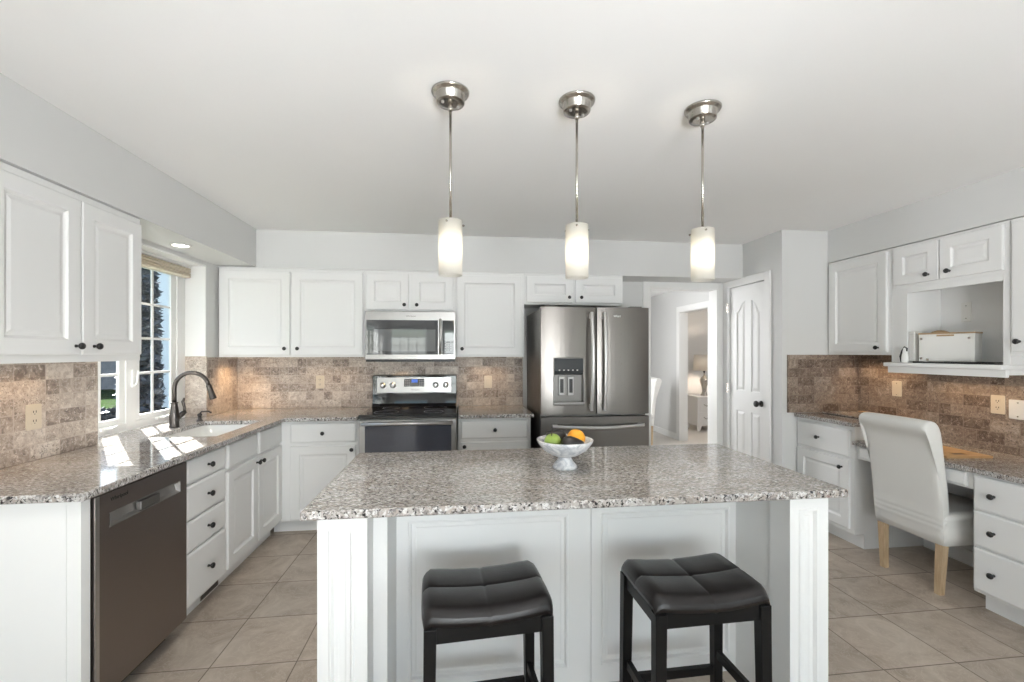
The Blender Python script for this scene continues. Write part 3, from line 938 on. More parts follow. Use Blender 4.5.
# sink base
u = left_unit('sink_base_cabinet', 'white base cabinet under the sink with two false fronts above two doors', 'cabinet', 2.7865)
for part in (MB().box(0, 0.833, 0.0, 0.022, 0.105, CT - 0.031).box(0, 0.018, 0.022, DEP, 0.105, CT - 0.031).box(0.815, 0.833, 0.022, DEP, 0.105, CT - 0.031).box(0.018, 0.815, 0.022, DEP, 0.105, 0.123),):
    part.obj('body', 'cab', u)
MB().box(0, 0.833, 0.075, DEP, 0.0, 0.1045).obj('toe_kick', 'cab', u)
for x0, x1 in ((0.012, 0.39), (0.428, 0.812)):
    drawer_front(u, x0, x1, 0.722, 0.866, False, 'false_front')
panel_door(u, 0.012, 0.404, 0.125, 0.705, (0.378, 0.672))
panel_door(u, 0.414, 0.812, 0.125, 0.705, (0.440, 0.672))
# little register in the toe kick
v = thing('floor_register', 'small metal register grille set in the toe kick below the left drawers', 'vent', (-1.449, 2.77, 0.05), R90)
MB().box(-0.09, 0.09, -0.006, 0.0, -0.038, 0.038).obj('frame', 'nickel', v, 0.001)
gm = MB()
for k in range(7):
    gm.box(-0.08, 0.08, -0.009, -0.0065, -0.030 + k * 0.009, -0.026 + k * 0.009)
gm.obj('louvre', 'steel_side', v)

# ------------------------------------------------------------------ back run of base cabinets (faces -y)
FY = 3.605
BD = YB - FY - 0.004
u = thing('corner_base_cabinet', 'white base cabinet with one drawer left of the range', 'cabinet', (FX, FY, 0))
MB().box(0.001, 0.596, 0, BD, 0.105, CT - 0.031).obj('body', 'cab', u, 0.0015)
MB().box(-0.072, 0.596, 0.075, BD, 0, 0.1045).obj('toe_kick', 'cab', u)
drawer_front(u, 0.083, 0.572, 0.715, 0.862)
panel_door(u, 0.083, 0.572, 0.122, 0.688, (0.545, 0.657))
u = thing('base_cabinet', 'narrow white base cabinet with one drawer between range and refrigerator', 'cabinet', (-0.004, FY, 0))
base_body(u, 0.0, 0.594, BD, CT - 0.031)
drawer_front(u, 0.022, 0.572, 0.715, 0.862)
panel_door(u, 0.022, 0.572, 0.122, 0.688, (0.050, 0.657))

# ------------------------------------------------------------------ perimeter countertops
def cells(x, y):
    if -1.84 < x < -1.445 and 2.84 < y < 3.47:         # sink cut-out
        return False
    return x < -1.323 or y > 3.555
lc = MB().grid([XL + 0.0005, -1.84, -1.445, -1.323, -0.785], [1.735, WY0 + 0.001, 2.84, 3.47, 3.555, WY1 - 0.001, YB - 0.001], lambda x, y: cells(x, y), CT - 0.03, CT)
tag(lc.obj('corner_countertop', 'granite', None, 0.006, 3), 'L-shaped speckled granite counter round the sink corner', 'countertop')
wsl = MB().grid([WX + 0.0165, XL], [WY0 + 0.001, WY1 - 0.001], lambda x, y: True, CT - 0.03, CT)
tag(wsl.obj('window_sill', 'granite', None, 0.001), None, None, None, 'structure')
rc = MB().grid([-0.004, 0.612], [3.555, YB - 0.001], lambda x, y: True, CT - 0.03, CT)
tag(rc.obj('short_countertop', 'granite', None, 0.006, 3), 'short granite counter between range and refrigerator', 'countertop')

# sink
sk = thing('undermount_sink', 'white undermount sink set in the granite below the window', 'sink', (-1.6425, 3.155, CT - 0.03))
m = MB()
def rr(x, y, r, z):
    return [(a, b, z) for a, b in rrect(-x, x, -y, y, r)]
m.rings([rr(0.215, 0.335, 0.06, -0.001), rr(0.1965, 0.315, 0.06, -0.001), rr(0.19, 0.305, 0.06, -0.15), rr(0.17, 0.285, 0.05, -0.175), rr(0.03, 0.03, 0.029, -0.18)], True, False, True)
m.rings([rr(0.215, 0.335, 0.06, -0.001), rr(0.205, 0.325, 0.06, -0.15), rr(0.18, 0.29, 0.05, -0.19)], True, False, True)
m.obj('basin', 'porcelain', sk)
MB().lathe([(0.03, -0.179), (0.04, -0.177), (0.038, -0.174), (0.01, -0.176)], 20).obj('drain', 'steel', sk)

# faucet
fa = thing('pull_down_faucet', 'dark bronze high-arc faucet behind the sink', 'faucet', (-1.897, 3.215, CT), math.radians(3))
MB().lathe([(0.031, 0.0), (0.031, 0.006), (0.027, 0.012), (0.029, 0.045), (0.030, 0.07), (0.024, 0.115), (0.018, 0.150), (0.0185, 0.158), (0.0215, 0.161), (0.0215, 0.166), (0.016, 0.168)], 24).obj('body', 'bronze', fa)
pts = [(0, 0, 0.167), (0, 0, 0.26)]
for k in range(1, 17):
    a = PI - PI * 0.93 * k / 16
    pts.append((0.105 + 0.105 * math.cos(a), 0, 0.26 + 0.105 * math.sin(a)))
MB().tube(pts, 0.0135, 14).obj('spout', 'bronze', fa)
e = Vector(pts[-1]); dr = (e - Vector(pts[-2])).normalized()
MB().lathe([(0.0140, 0.0), (0.0165, 0.008), (0.0170, 0.05), (0.0205, 0.085), (0.0210, 0.10), (0.017, 0.104)], 18, along(e, e + dr)).obj('spray_head', 'bronze', fa)
m = MB().tube([(0.006, 0.010, 0.055), (0.030, 0.036, 0.085), (0.042, 0.050, 0.098)], [0.018, 0.018, 0.013], 12)
m.tube([(0.038, 0.046, 0.094), (0.034, 0.052, 0.125), (0.026, 0.050, 0.165), (0.032, 0.054, 0.19)], [0.010, 0.008, 0.010, 0.006], 12)
m.obj('lever_handle', 'bronze', fa)
sd = thing('soap_dispenser', 'small dark bronze soap pump beside the tall faucet', 'soap dispenser', (-1.885, 3.485, CT), math.radians(10))
MB().lathe([(0.022, 0.0), (0.020, 0.006), (0.012, 0.012), (0.011, 0.035), (0.016, 0.04), (0.014, 0.052), (0.006, 0.056)], 18).obj('pump', 'bronze', sd)
MB().tube([(0, 0, 0.05), (0.012, 0, 0.068), (0.055, 0, 0.068), (0.075, 0, 0.055)], [0.006, 0.006, 0.0055, 0.005], 10).obj('nozzle', 'bronze', sd)

# ------------------------------------------------------------------ range
rg = thing('electric_range', 'stainless electric range with black glass cooktop and black oven door window', 'range', (-0.395, 3.55, 0))
RX0, RX1 = -0.379, 0.379
MB().box(RX0, RX1, 0.045, 0.64, 0.03, 0.895).obj('body', 'steel_side', rg)
MB().box(RX0 + 0.02, RX1 - 0.02, 0.09, 0.6, 0.0, 0.0295).obj('plinth', 'black', rg)
ck = MB().prism([(-0.012, 0.898), (-0.012, 0.915), (0.0, 0.928), (0.60, 0.928), (0.60, 0.898)], 'x', RX0, RX1)
cko = ck.obj('cooktop', 'blackglass', rg, 0.003)
for (bx_, by_, br) in ((-0.19, 0.15, 0.10), (0.19, 0.15, 0.08), (-0.19, 0.42, 0.075), (0.19, 0.42, 0.10)):
    MB().lathe([(br - 0.004, 0.9282), (br, 0.9284), (br, 0.9288), (br - 0.004, 0.9288)], 40, Matrix.Translation((bx_, by_, 0)), True, False).obj('burner_ring', 'grey', cko)
# backguard
MB().prism([(0.505, 0.929), (0.53, 0.955), (0.54, 1.042), (0.548, 1.205), (0.60, 1.212), (0.632, 1.20), (0.632, 0.929)], 'x', RX0 + 0.004, RX1 - 0.004).obj('backguard', 'blackglass', rg, 0.004)
pf = lambda z: 0.54 + (z - 1.042) / (1.205 - 1.042) * 0.008
cp = MB()
x0, x1 = RX0 + 0.042, RX1 - 0.052
cp.rings([[(x0, pf(1.052) + 0.004, 1.052), (x1, pf(1.052) + 0.004, 1.052), (x1, pf(1.19) + 0.004, 1.19), (x0, pf(1.19) + 0.004, 1.19)], [(x0, pf(1.052) - 0.005, 1.052), (x1, pf(1.052) - 0.005, 1.052), (x1, pf(1.19) - 0.005, 1.19), (x0, pf(1.19) - 0.005, 1.19)]])
cpo = cp.obj('control_panel', 'steel', rg, 0.001)
for kx in (-0.285, -0.196, 0.186, 0.278):
    yk = pf(1.12) - 0.005
    k = MB().lathe([(0.027, 0), (0.027, 0.004), (0.022, 0.007), (0.019, 0.028), (0.014, 0.031)], 20, along((kx, yk, 1.12), (kx, yk - 1, 1.12)))
    k.box(kx - 0.003, kx + 0.003, yk - 0.034, yk - 0.03, 1.104, 1.137)
    k.obj('control_knob', 'bright_steel', cpo)
dp = MB().box(-0.097, 0.083, pf(1.14) - 0.0075, pf(1.14), 1.106, 1.177).obj('display_panel', 'dispense', cpo, 0.001)
MB().box(-0.03, 0.024, pf(1.14) - 0.0085, pf(1.14) - 0.0076, 1.143, 1.171).obj('clock_display', 'display', dp)
for bx0 in (-0.088, 0.035):
    bt = MB()
    for i in range(3):
        for j in range(3):
            bt.box(bx0 + 0.016 * i, bx0 + 0.012 + 0.016 * i, pf(1.14) - 0.0084, pf(1.14) - 0.0076, 1.113 + 0.02 * j, 1.125 + 0.02 * j)
    bt.obj('button_pad', 'grey', dp)
text_on(cpo, 'Whirlpool', 0.018, (0, pf(1.08) - 0.0052, 1.077), (PI / 2, 0, 0), 'logo_grey')
# oven door
od = MB().box(RX0 + 0.001, RX1 - 0.001, 0.0, 0.044, 0.22, 0.885).obj('oven_door', 'steel', rg, 0.004)
MB().box(RX0 + 0.048, RX1 - 0.042, -0.003, -0.0005, 0.30, 0.845).obj('oven_window', 'tintglass', od, 0.001)
hb = MB().tube([(RX0 + 0.03, -0.05, 0.862), (RX1 - 0.03, -0.05, 0.862)], 0.0135, 14)
for sx in (RX0 + 0.06, RX1 - 0.06):
    hb.box(sx - 0.012, sx + 0.012, -0.05, 0.0, 0.852, 0.872)
hb.obj('handle', 'bright_steel', od)
MB().box(RX0 + 0.001, RX1 - 0.001, 0.002, 0.044, 0.05, 0.212).obj('storage_drawer', 'steel', rg, 0.003)

# ------------------------------------------------------------------ refrigerator
fr = thing('refrigerator', 'tall stainless French door refrigerator with ice and water dispenser beside the hall doorway', 'refrigerator', (1.086, 3.40, 0))
FH = 1.778
MB().box(-0.44, 0.44, 0.075, 0.76, 0.03, FH - 0.012).obj('body', 'steel_side', fr, 0.004)
MB().box(-0.42, 0.42, 0.11, 0.7, 0.0, 0.0295).obj('plinth', 'black', fr)
def curved_front(x0, x1, z0, z1, bow=0.018, hole=None):
    """a door slab with a gently bowed face; hole = (x0, x1, z0, z1) opening for the dispenser"""
    n = 12
    xs = sorted(set([x0 + (x1 - x0) * k / n for k in range(n + 1)] + ([hole[0], hole[1]] if hole else [])))
    zs = [z0, z1] if not hole else [z0, hole[2], hole[3], z1]
    g = MB().grid(xs, zs, (lambda x, z: not (hole and hole[0] < x < hole[1] and hole[2] < z < hole[3])), 0, 1)
    xm, hw_ = (x0 + x1) / 2, (x1 - x0) / 2
    for i, (x, z, k) in enumerate(g.v):
        yf = bow * ((x - xm) / hw_) ** 2
        edge = abs(x - xm) / hw_
        g.v[i] = (x, 0.07 if k == 0 else yf, z)
    return g
lo = (-0.343, -0.100, 0.998, 1.372)
ld = curved_front(-0.446, 0.0045, 0.922, FH, 0.02, lo).obj('left_door', 'steel_v', fr, 0.004, 2)
rd = curved_front(0.0095, 0.446, 0.922, FH, 0.02).obj('right_door', 'steel_v', fr, 0.004, 2)
fd = curved_front(-0.446, 0.446, 0.10, 0.905, 0.015).obj('freezer_drawer', 'steel_v', fr, 0.004, 2)
# dispenser recess
q = MB()
a, b, c, d2 = lo
q.box(a, b, 0.060, 0.069, c, d2)
q.box(a, a + 0.004, 0.008, 0.060, c, d2).box(b - 0.004, b, 0.012, 0.060, c, d2)
q.box(a + 0.004, b - 0.004, 0.008, 0.060, c, c + 0.012).box(a + 0.004, b - 0.004, 0.01, 0.06, d2 - 0.004, d2)
dis = q.obj('dispenser_recess', 'steel_side', ld)
MB().prism([(0.012, d2 - 0.004), (0.006, 1.27), (0.02, 1.243), (0.059, 1.235), (0.059, d2 - 0.004)], 'x', a + 0.0045, b - 0.0045).obj('dispenser_panel', 'dispense', ld, 0.002)
for k in range(5):
    MB().box(a + 0.04 + k * 0.036, a + 0.052 + k * 0.036, 0.0052, 0.0085, 1.272, 1.280).obj('touch_icon', 'plastic', ld)
for px in (-0.272, -0.198):
    pd = MB().box(px - 0.024, px + 0.024, 0.035, 0.059, 1.075, 1.225).obj('dispenser_paddle', 'steel', ld, 0.004)
    MB().box(px - 0.014, px + 0.014, 0.0325, 0.0345, 1.095, 1.205).obj('paddle_pad', 'black', pd)
MB().box(a - 0.002, b + 0.002, -0.012, 0.058, c + 0.0125, c + 0.026).obj('drip_tray', 'steel', ld, 0.003)
def bowed_handle(x, z0, z1, lean):
    n = 14
    pts = []
    for k in range(n + 1):
        t = k / n
        s_ = math.sin(PI * t)
        pts.append((x + lean * s_, -0.028 - 0.030 * s_, z0 + (z1 - z0) * t))
    rg_ = []
    for (px, py, pz) in pts:
        rg_.append([(px - 0.013, py + 0.009, pz), (px - 0.013, py - 0.004, pz), (px - 0.007, py - 0.010, pz), (px + 0.007, py - 0.010, pz), (px + 0.013, py - 0.004, pz), (px + 0.013, py + 0.009, pz)])
    mb = MB().rings(rg_, True, True, False)
    for zz in (z0 + 0.01, z1 - 0.05):
        mb.box(x - 0.011, x + 0.011, -0.022, 0.02, zz, zz + 0.04)
    return mb
bowed_handle(-0.046, 0.955, 1.735, 0.006).obj('handle', 'bright_steel', ld, 0.002)
bowed_handle(0.060, 0.955, 1.735, -0.0).obj('handle', 'bright_steel', rd, 0.002)
fh = MB()
n = 14
rgs = []
for k in range(n + 1):
    t = k / n
    s_ = math.sin(PI * t)
    px, py, pz = -0.36 + 0.75 * t, -0.022 - 0.034 * s_, 0.838 - 0.012 * s_
    rgs.append([(px, py + 0.009, pz - 0.013), (px, py + 0.009, pz + 0.013), (px, py - 0.004, pz + 0.013), (px, py - 0.010, pz + 0.007), (px, py - 0.010, pz - 0.007), (px, py - 0.004, pz - 0.013)])
fh.rings(rgs, True, True)
for xx in (-0.355, 0.345):
    fh.box(xx, xx + 0.04, -0.018, 0.015, 0.827, 0.849)
fh.obj('handle', 'bright_steel', fd, 0.002)
text_on(rd, 'Whirlpool', 0.026, (0.195, 0.0008, 1.705), (PI / 2, 0, 0), 'fridge_logo')
for hx_ in (-0.40, 0.30):
    MB().box(hx_, hx_ + 0.10, 0.05, 0.12, FH - 0.011, FH + 0.012).obj('hinge_cover', 'steel_side', fr, 0.003)

# ------------------------------------------------------------------ back wall cabinets
UY = 3.87
UD = YB - UY - 0.003
def wall_body(parent, x0, x1, z0, z1, depth=UD):
    m = MB().box(x0, x1, 0, depth, z0, z1)
    return m.obj('body', 'cab', parent, 0.0015)
u = thing('wall_cabinet', 'wide two-door white wall cabinet in the corner left of the microwave', 'cabinet', (-1.95, UY, 0))
wall_body(u, 0.001, 1.158, 1.377, 2.112)
panel_door(u, 0.016, 0.558, 1.393, 2.088, (0.524, 1.448))
panel_door(u, 0.572, 1.146, 1.393, 2.088, (0.626, 1.448))
u = thing('wall_cabinet', 'short two-door white cabinet directly above the microwave', 'cabinet', (-0.79, UY, 0))
wall_body(u, 0.0, 0.757, 1.765, 2.112)
panel_door(u, 0.014, 0.364, 1.782, 2.088, (0.331, 1.822))
panel_door(u, 0.390, 0.741, 1.782, 2.088, (0.435, 1.822))
u = thing('wall_cabinet', 'single-door white wall cabinet between microwave and refrigerator', 'cabinet', (-0.031, UY, 0))
wall_body(u, 0.0, 0.606, 1.377, 2.112)
panel_door(u, 0.014, 0.585, 1.393, 2.088, (0.060, 1.448))
u = thing('wall_cabinet', 'short two-door white cabinet above the refrigerator', 'cabinet', (0.577, UY, 0))
wall_body(u, 0.0, 0.908, 1.842, 2.112)
panel_door(u, 0.018, 0.435, 1.86, 2.090, (0.401, 1.907))
panel_door(u, 0.462, 0.893, 1.86, 2.090, (0.511, 1.907))
# strip moulding along the cabinet tops
struct('trim_5', MB().box(-1.95, 1.487, UY - 0.012, UY + 0.018, 2.1125, 2.1175), 'cab')

# microwave
mw = thing('microwave_oven', 'over-the-range stainless microwave with dark glass door', 'microwave', (-0.40, 3.80, 0))
MB().box(-0.372, 0.372, 0.03, 0.396, 1.355, 1.764).obj('body', 'steel_side', mw)
MB().box(-0.368, 0.368, 0.0, 0.35, 1.338, 1.3545).obj('underside_vent', 'black', mw)
fm = MB().box(-0.374, 0.374, -0.012, 0.029, 1.356, 1.762).obj('front_frame', 'steel', mw, 0.004)
MB().box(-0.362, 0.226, -0.0165, -0.0125, 1.398, 1.688).obj('door_glass', 'mwglass', fm, 0.001)
MB().box(-0.30, 0.205, -0.0178, -0.0167, 1.425, 1.61).obj('viewing_window', 'mwwindow', fm)
MB().box(0.262, 0.36, -0.0165, -0.0125, 1.398, 1.688).obj('keypad', 'mwglass', fm, 0.001)
hd = MB().tube([(0.247, -0.045, 1.40), (0.247, -0.045, 1.70)], 0.011, 12).box(0.239, 0.255, -0.045, -0.012, 1.405, 1.42).box(0.239, 0.255, -0.045, -0.012, 1.68, 1.695)
hd.obj('handle', 'bright_steel', fm)
kp = MB()
for i in range(3):
    for j in range(4):
        kp.box(0.283 + 0.021 * i, 0.296 + 0.021 * i, -0.0174, -0.0167, 1.43 + 0.022 * j, 1.442 + 0.022 * j)
kp.obj('button_pad', 'grey', fm)
text_on(fm, 'Whirlpool', 0.02, (0.0, -0.0125, 1.722), (PI / 2, 0, 0), 'logo_grey')

# ------------------------------------------------------------------ left wall cabinets (face +x)
u = thing('wall_cabinet', 'two-door white wall cabinet on the window wall above the dishwasher', 'cabinet', (-1.686, 1.76, 0), R90)
wall_body(u, 0.0, 0.812, 1.372, 2.124, -1.686 - XL - 0.003)
panel_door(u, 0.018, 0.418, 1.405, 2.09, (0.389, 1.443))
panel_door(u, 0.425, 0.795, 1.405, 2.09, (0.486, 1.443))
# recessed light over the sink
rl = thing('recessed_light', 'small round recessed downlight in the soffit over the sink', 'ceiling light', (-1.826, 3.16, 2.127))
MB().lathe([(0.047, -0.001), (0.062, -0.001), (0.060, -0.006), (0.047, -0.007)], 32, None, True, False).obj('trim_ring', 'plastic', rl)
MB().lathe([(0.046, -0.0055), (0.02, -0.006), (0.001, -0.006)], 32).obj('lens', 'downlight', rl)
dl = bpy.data.lights.new('downlight', 'SPOT'); dl.energy = 11; dl.spot_size = 2.0; dl.spot_blend = 0.6; dl.color = (1, 0.93, 0.82); dl.shadow_soft_size = 0.04
dlo = bpy.data.objects.new('downlight', dl); COL.objects.link(dlo); dlo.location = (-1.826, 3.16, 2.115)
# woven shade gathered at the window head
bl = thing('roman_shade', 'cream woven roman shade gathered at the top of the sink window', 'window shade', (-2.085, 3.18, 2.08))
MB().box(-0.02, 0.035, -0.49, 0.50, -0.014, 0.004).obj('headrail', 'vinyl', bl, 0.002)
f = MB()
for k in range(4):
    z1_ = -0.016 - k * 0.019
    f.prism([(-0.014, z1_), (0.030 + 0.004 * (k % 2), z1_ - 0.004), (0.036 - 0.004 * (k % 2), z1_ - 0.013), (0.024, z1_ - 0.018), (-0.014, z1_ - 0.018)], 'y', -0.485, 0.497)
f.obj('folded_fabric', 'blind', bl)

# ------------------------------------------------------------------ right side: desk run (faces -x)
RM90 = -PI / 2
BX = 2.82
RD = XR - BX - 0.004
u = thing('base_cabinet', 'white base cabinet with one drawer between the pantry corner and the desk', 'cabinet', (BX, 3.378, 0), RM90)
base_body(u, 0.0, 0.532, RD, CT - 0.031)
drawer_front(u, 0.012, 0.500, 0.655, 0.852, True, 'drawer', 0.02, 'cab', 0.235)
panel_door(u, 0.012, 0.500, 0.138, 0.635, (0.445, 0.575))
rc2 = MB().grid([2.775, XR - 0.0115], [2.828, YP - 0.0115], lambda x, y: True, CT - 0.03, CT)
tag(rc2.obj('raised_countertop', 'granite', None, 0.006, 3), 'short granite counter over the base cabinet beside the pantry corner', 'countertop')
DT = 0.786
dk = MB().grid([2.79, XR - 0.001], [1.55, 2.843], lambda x, y: True, DT - 0.03, DT)
tag(dk.obj('desk_countertop', 'granite', None, 0.006, 3), 'lower granite desk top behind the slipcovered chair', 'countertop')
ap = thing('desk_apron', 'white pencil drawer front under the desk top behind the chair', 'drawer', (2.835, 2.475, 0), RM90)
MB().box(-0.366, 0.366, 0.0, 0.03, 0.655, DT - 0.0305).obj('rail', 'cab', ap, 0.001)
drawer_front(ap, -0.33, 0.33, 0.667, 0.745, False)
u = thing('desk_drawer_cabinet', 'white cabinet of three drawers right of the slipcovered chair', 'cabinet', (BX, 2.108, 0), RM90)
base_body(u, 0.0, 0.5, RD, DT - 0.031)
for a, b in ((0.562, 0.745), (0.362, 0.552), (0.122, 0.352)):
    drawer_front(u, 0.008, 0.44, a, b, True, 'drawer', 0.02, 'cab', 0.105)

# wall cabinets over the desk
UX = 3.10
RUD = XR - UX - 0.003
u = thing('wall_cabinet', 'tall single-door white wall cabinet beside the pantry corner', 'cabinet', (UX, 3.376, 0), RM90)
wall_body(u, 0.0, 0.545, 1.397, 2.166, RUD)
panel_door(u, 0.022, 0.524, 1.418, 2.146, (0.462, 1.452))
u = thing('niche_wall_cabinet', 'white wall cabinet with open niche holding a box below two short doors', 'cabinet', (UX, 2.8305, 0), RM90)
nb = MB()
nb.box(0, 0.69, 0, RUD, 1.868, 2.166)
nb.box(0, 0.112, 0, RUD, 1.345, 1.8675).box(0.657, 0.69, 0, RUD, 1.345, 1.8675)
nb.box(0.112, 0.657, RUD - 0.008, RUD, 1.345, 1.8675)
nb.box(0.112, 0.657, 0, 0.02, 1.828, 1.8675)
nb.obj('body', 'cab', u, 0.0015)
panel_door(u, 0.030, 0.326, 1.888, 2.148, (0.268, 1.932))
panel_door(u, 0.334, 0.668, 1.888, 2.148, (0.394, 1.932))
MB().box(-0.012, 0.69, -0.055, RUD, 1.316, 1.344).obj('shelf', 'cab', u, 0.004)
MB().box(0.0, 0.69, -0.03, -0.006, 1.272, 1.3155).box(0.0, 0.69, -0.0055, RUD, 1.285, 1.3155).obj('shelf_apron', 'cab', u, 0.002)
u = thing('wall_cabinet', 'white wall cabinet right of the niche, cut by the photo edge', 'cabinet', (UX, 2.139, 0), RM90)
wall_body(u, 0.0, 0.5, 1.397, 2.166, RUD)
panel_door(u, 0.018, 0.45, 1.418, 2.146, (0.053, 1.476))

# things in the niche
SZ = 1.3445
bx_ = thing('storage_box', 'white box with brown wooden lid and finger slot in the niche', 'box', (3.20, 2.53, SZ + 0.0112), math.radians(-68))
fm_ = MB().box(-0.135, 0.135, -0.065, 0.065, 0.0, 0.18)
fm_.obj('body', 'plastic', bx_, 0.003)
lid = MB().box(-0.138, 0.138, -0.068, 0.068, 0.1805, 0.190).obj('lid', 'lidwood', bx_, 0.002)
hm = MB()
hm.prism([(-0.10, 0.1905), (-0.085, 0.200), (-0.06, 0.207), (-0.04, 0.207), (-0.02, 0.200), (-0.005, 0.1905)], 'y', 0.0, 0.04)
hm.obj('lid_grip', 'lidwood', lid)
MB().box(-0.045, 0.04, -0.0665, -0.0655, 0.165, 0.176).obj('finger_slot', 'lidwood', bx_)
cs = MB()
for cx_, cz_ in ((-0.122, 0.15), (-0.122, 0.02), (-0.09, 0.012), (0.11, 0.152)):
    cs.box(cx_ - 0.006, cx_ + 0.006, -0.0668, -0.0655, cz_ - 0.007, cz_ + 0.007)
cs.obj('corner_stud', 'nickel', bx_)
tr_ = thing('serving_tray', 'thin black tray lying under the white box in the niche', 'tray', (3.205, 2.42, SZ))
MB().box(-0.13, 0.12, -0.22, 0.24, 0.0, 0.006).obj('base', 'black', tr_, 0.002)
for rx_ in (-0.13, 0.1145):
    MB().box(rx_, rx_ + 0.0055, -0.22, 0.24, 0.0062, 0.0105).obj('rim', 'black', tr_)
ca = thing('white_canister', 'narrow upright white container at the left end of the wooden lidded box', 'container', (3.13, 2.694, SZ + 0.0112), 0)
MB().prism(rrect(-0.024, 0.024, -0.020, 0.020, 0.008), 'z', 0.0, 0.185).obj('body', 'plastic', ca, 0.003)
MB().prism(rrect(-0.025, 0.025, -0.021, 0.021, 0.008), 'z', 0.1855, 0.205).obj('lid', 'porcelain', ca, 0.003)
og = thing('small_ornament', 'small black and white ornament at the left end of the niche', 'ornament', (3.052, 2.690, SZ))
MB().lathe([(0.018, 0), (0.021, 0.01), (0.021, 0.04), (0.015, 0.07), (0.013, 0.085), (0.010, 0.10), (0.002, 0.106)], 16).obj('body', 'porcelain', og)
MB().tube([(0.0, 0.024, 0.005), (-0.004, 0.027, 0.045), (0.0, 0.019, 0.085), (0.0, 0.004, 0.11), (0.0, -0.012, 0.098), (-0.006, -0.017, 0.08)], [0.007, 0.008, 0.0065, 0.005, 0.006, 0.004], 10).obj('dark_band', 'black', og)

# boards on the counters
sb = thing('stone_board', 'dark-edged granite board lying on the counter by the pantry corner', 'board', (3.14, 3.17, CT), 0.0)
MB().prism(rrect(-0.15, 0.16, -0.185, 0.165, 0.02), 'z', 0.0, 0.004).obj('edge_base', 'black', sb)
MB().prism(rrect(-0.149, 0.159, -0.184, 0.164, 0.02), 'z', 0.0045, 0.012).obj('top_slab', 'granite', sb, 0.002)
def slot_board(name, label, loc, rz, L, Wd):
    b = thing(name, label, 'cutting board', loc, rz)
    g = MB().grid([-L / 2, L / 2 - 0.09, L / 2 - 0.05, L / 2], [-Wd / 2, -0.04, 0.04, Wd / 2], lambda x, y: not (L / 2 - 0.09 < x < L / 2 - 0.05 and -0.04 < y < 0.04), 0.0, 0.014)
    g.obj('board', 'board', b, 0.003)
    MB().box(L / 2 - 0.089, L / 2 - 0.051, -0.039, 0.039, 0.0003, 0.010).obj('handle_slot', 'black', b)
    return b
slot_board('cutting_board', 'wooden cutting board with dark hand slot lying on the low desk', (3.03, 2.45, DT), math.radians(-96), 0.36, 0.28)
b2 = thing('cutting_board', 'wooden board on the raised counter behind the chair, against the tiles', 'cutting board', (3.335, 3.12, CT), 0)
MB().prism(rrect(-0.034, 0.03, -0.23, 0.19, 0.012), 'z', 0.0, 0.014).obj('board', 'board', b2, 0.003)

# ------------------------------------------------------------------ slipcovered chair at the desk
def parsons_chair(name, label, loc, rz, group=None):
    """seat faces local +x; origin on the floor under the seat centre"""
    c = thing(name, label, 'chair', loc, rz, group)
    # backrest: side profile (x, z) with a scroll at the top
    prof = [(-0.205, 0.475), (-0.215, 0.62), (-0.245, 0.78), (-0.268, 0.90), (-0.276, 0.96), (-0.290, 1.0), (-0.315, 1.022), (-0.350, 1.024), (-0.378, 1.008), (-0.388, 0.982), (-0.378, 0.955), (-0.350, 0.932), (-0.326, 0.895), (-0.312, 0.80), (-0.296, 0.68), (-0.278, 0.55), (-0.268, 0.470), (-0.277, 0.455), (-0.264, 0.440), (-0.276, 0.425), (-0.262, 0.410), (-0.273, 0.395), (-0.258, 0.380), (-0.255, 0.30), (-0.235, 0.30), (-0.22, 0.42)]
    hw = 0.214
    ys = [(-hw, 0.012), (-hw + 0.006, 0.004), (-hw + 0.02, 0.0), (-0.08, -0.002), (0.08, -0.002), (hw - 0.02, 0.0), (hw - 0.006, 0.004), (hw, 0.012)]
    cxm, czm = -0.27, 0.7
    rg_ = []
    for y, ins in ys:
        row = []
        for (x, z) in prof:
            dx = -0.27 - x if z > 0.9 else (-0.25 - x)
            sx = 1 if dx > 0 else -1
            row.append((x + sx * min(abs(dx), ins), y, z - (ins if z > 0.98 else 0)))
        rg_.append(row)
    b = MB().rings(rg_, True, True, True)
    b.obj('backrest', 'linen', c, 0, 2, 1, True)
    # seat with a falling skirt and gathered wrinkles
    s = MB()
    levels = [(0.300, 0.004), (0.36, 0.001), (0.395, -0.003), (0.408, 0.009), (0.421, -0.003), (0.434, 0.009), (0.449, -0.002), (0.468, 0.004), (0.482, 0.016), (0.486, 0.04)]
    rgs_ = []
    for z, i in levels:
        rgs_.append([(a_, b_, z + 0.004 * math.sin(9 * a_ + 5 * b_) * (1 if 0.4 < z < 0.475 else 0)) for a_, b_ in rrect(-0.259 + i, 0.235 - i, -0.221 + i, 0.221 - i, 0.03)])
    s.rings(rgs_, True, True, True)
    s.obj('seat', 'linen', c)
    for lx, ly in ((-0.226, -0.180), (-0.226, 0.180), (0.197, -0.180), (0.197, 0.180)):
        spl = -0.004 if lx < 0 else 0.0
        l = MB()
        l.rings([[(lx + spl + a_ * 0.0165, ly * 0.93 + b_ * 0.0165, 0.0) for a_, b_ in ((-1, -1), (1, -1), (1, 1), (-1, 1))], [(lx + a_ * 0.0215, ly + b_ * 0.0215, 0.31) for a_, b_ in ((-1, -1), (1, -1), (1, 1), (-1, 1))]], True, True)
        l.obj('leg', 'oak', c, 0.002)
    return c
parsons_chair('slipcovered_chair', 'white slipcovered chair with washed oak legs drawn up to the desk', (3.022, 2.43, 0), 0.0)
parsons_chair('slipcovered_chair', 'white high-backed chair seen through the doorway past the refrigerator', (2.70, 6.62, 0), PI)

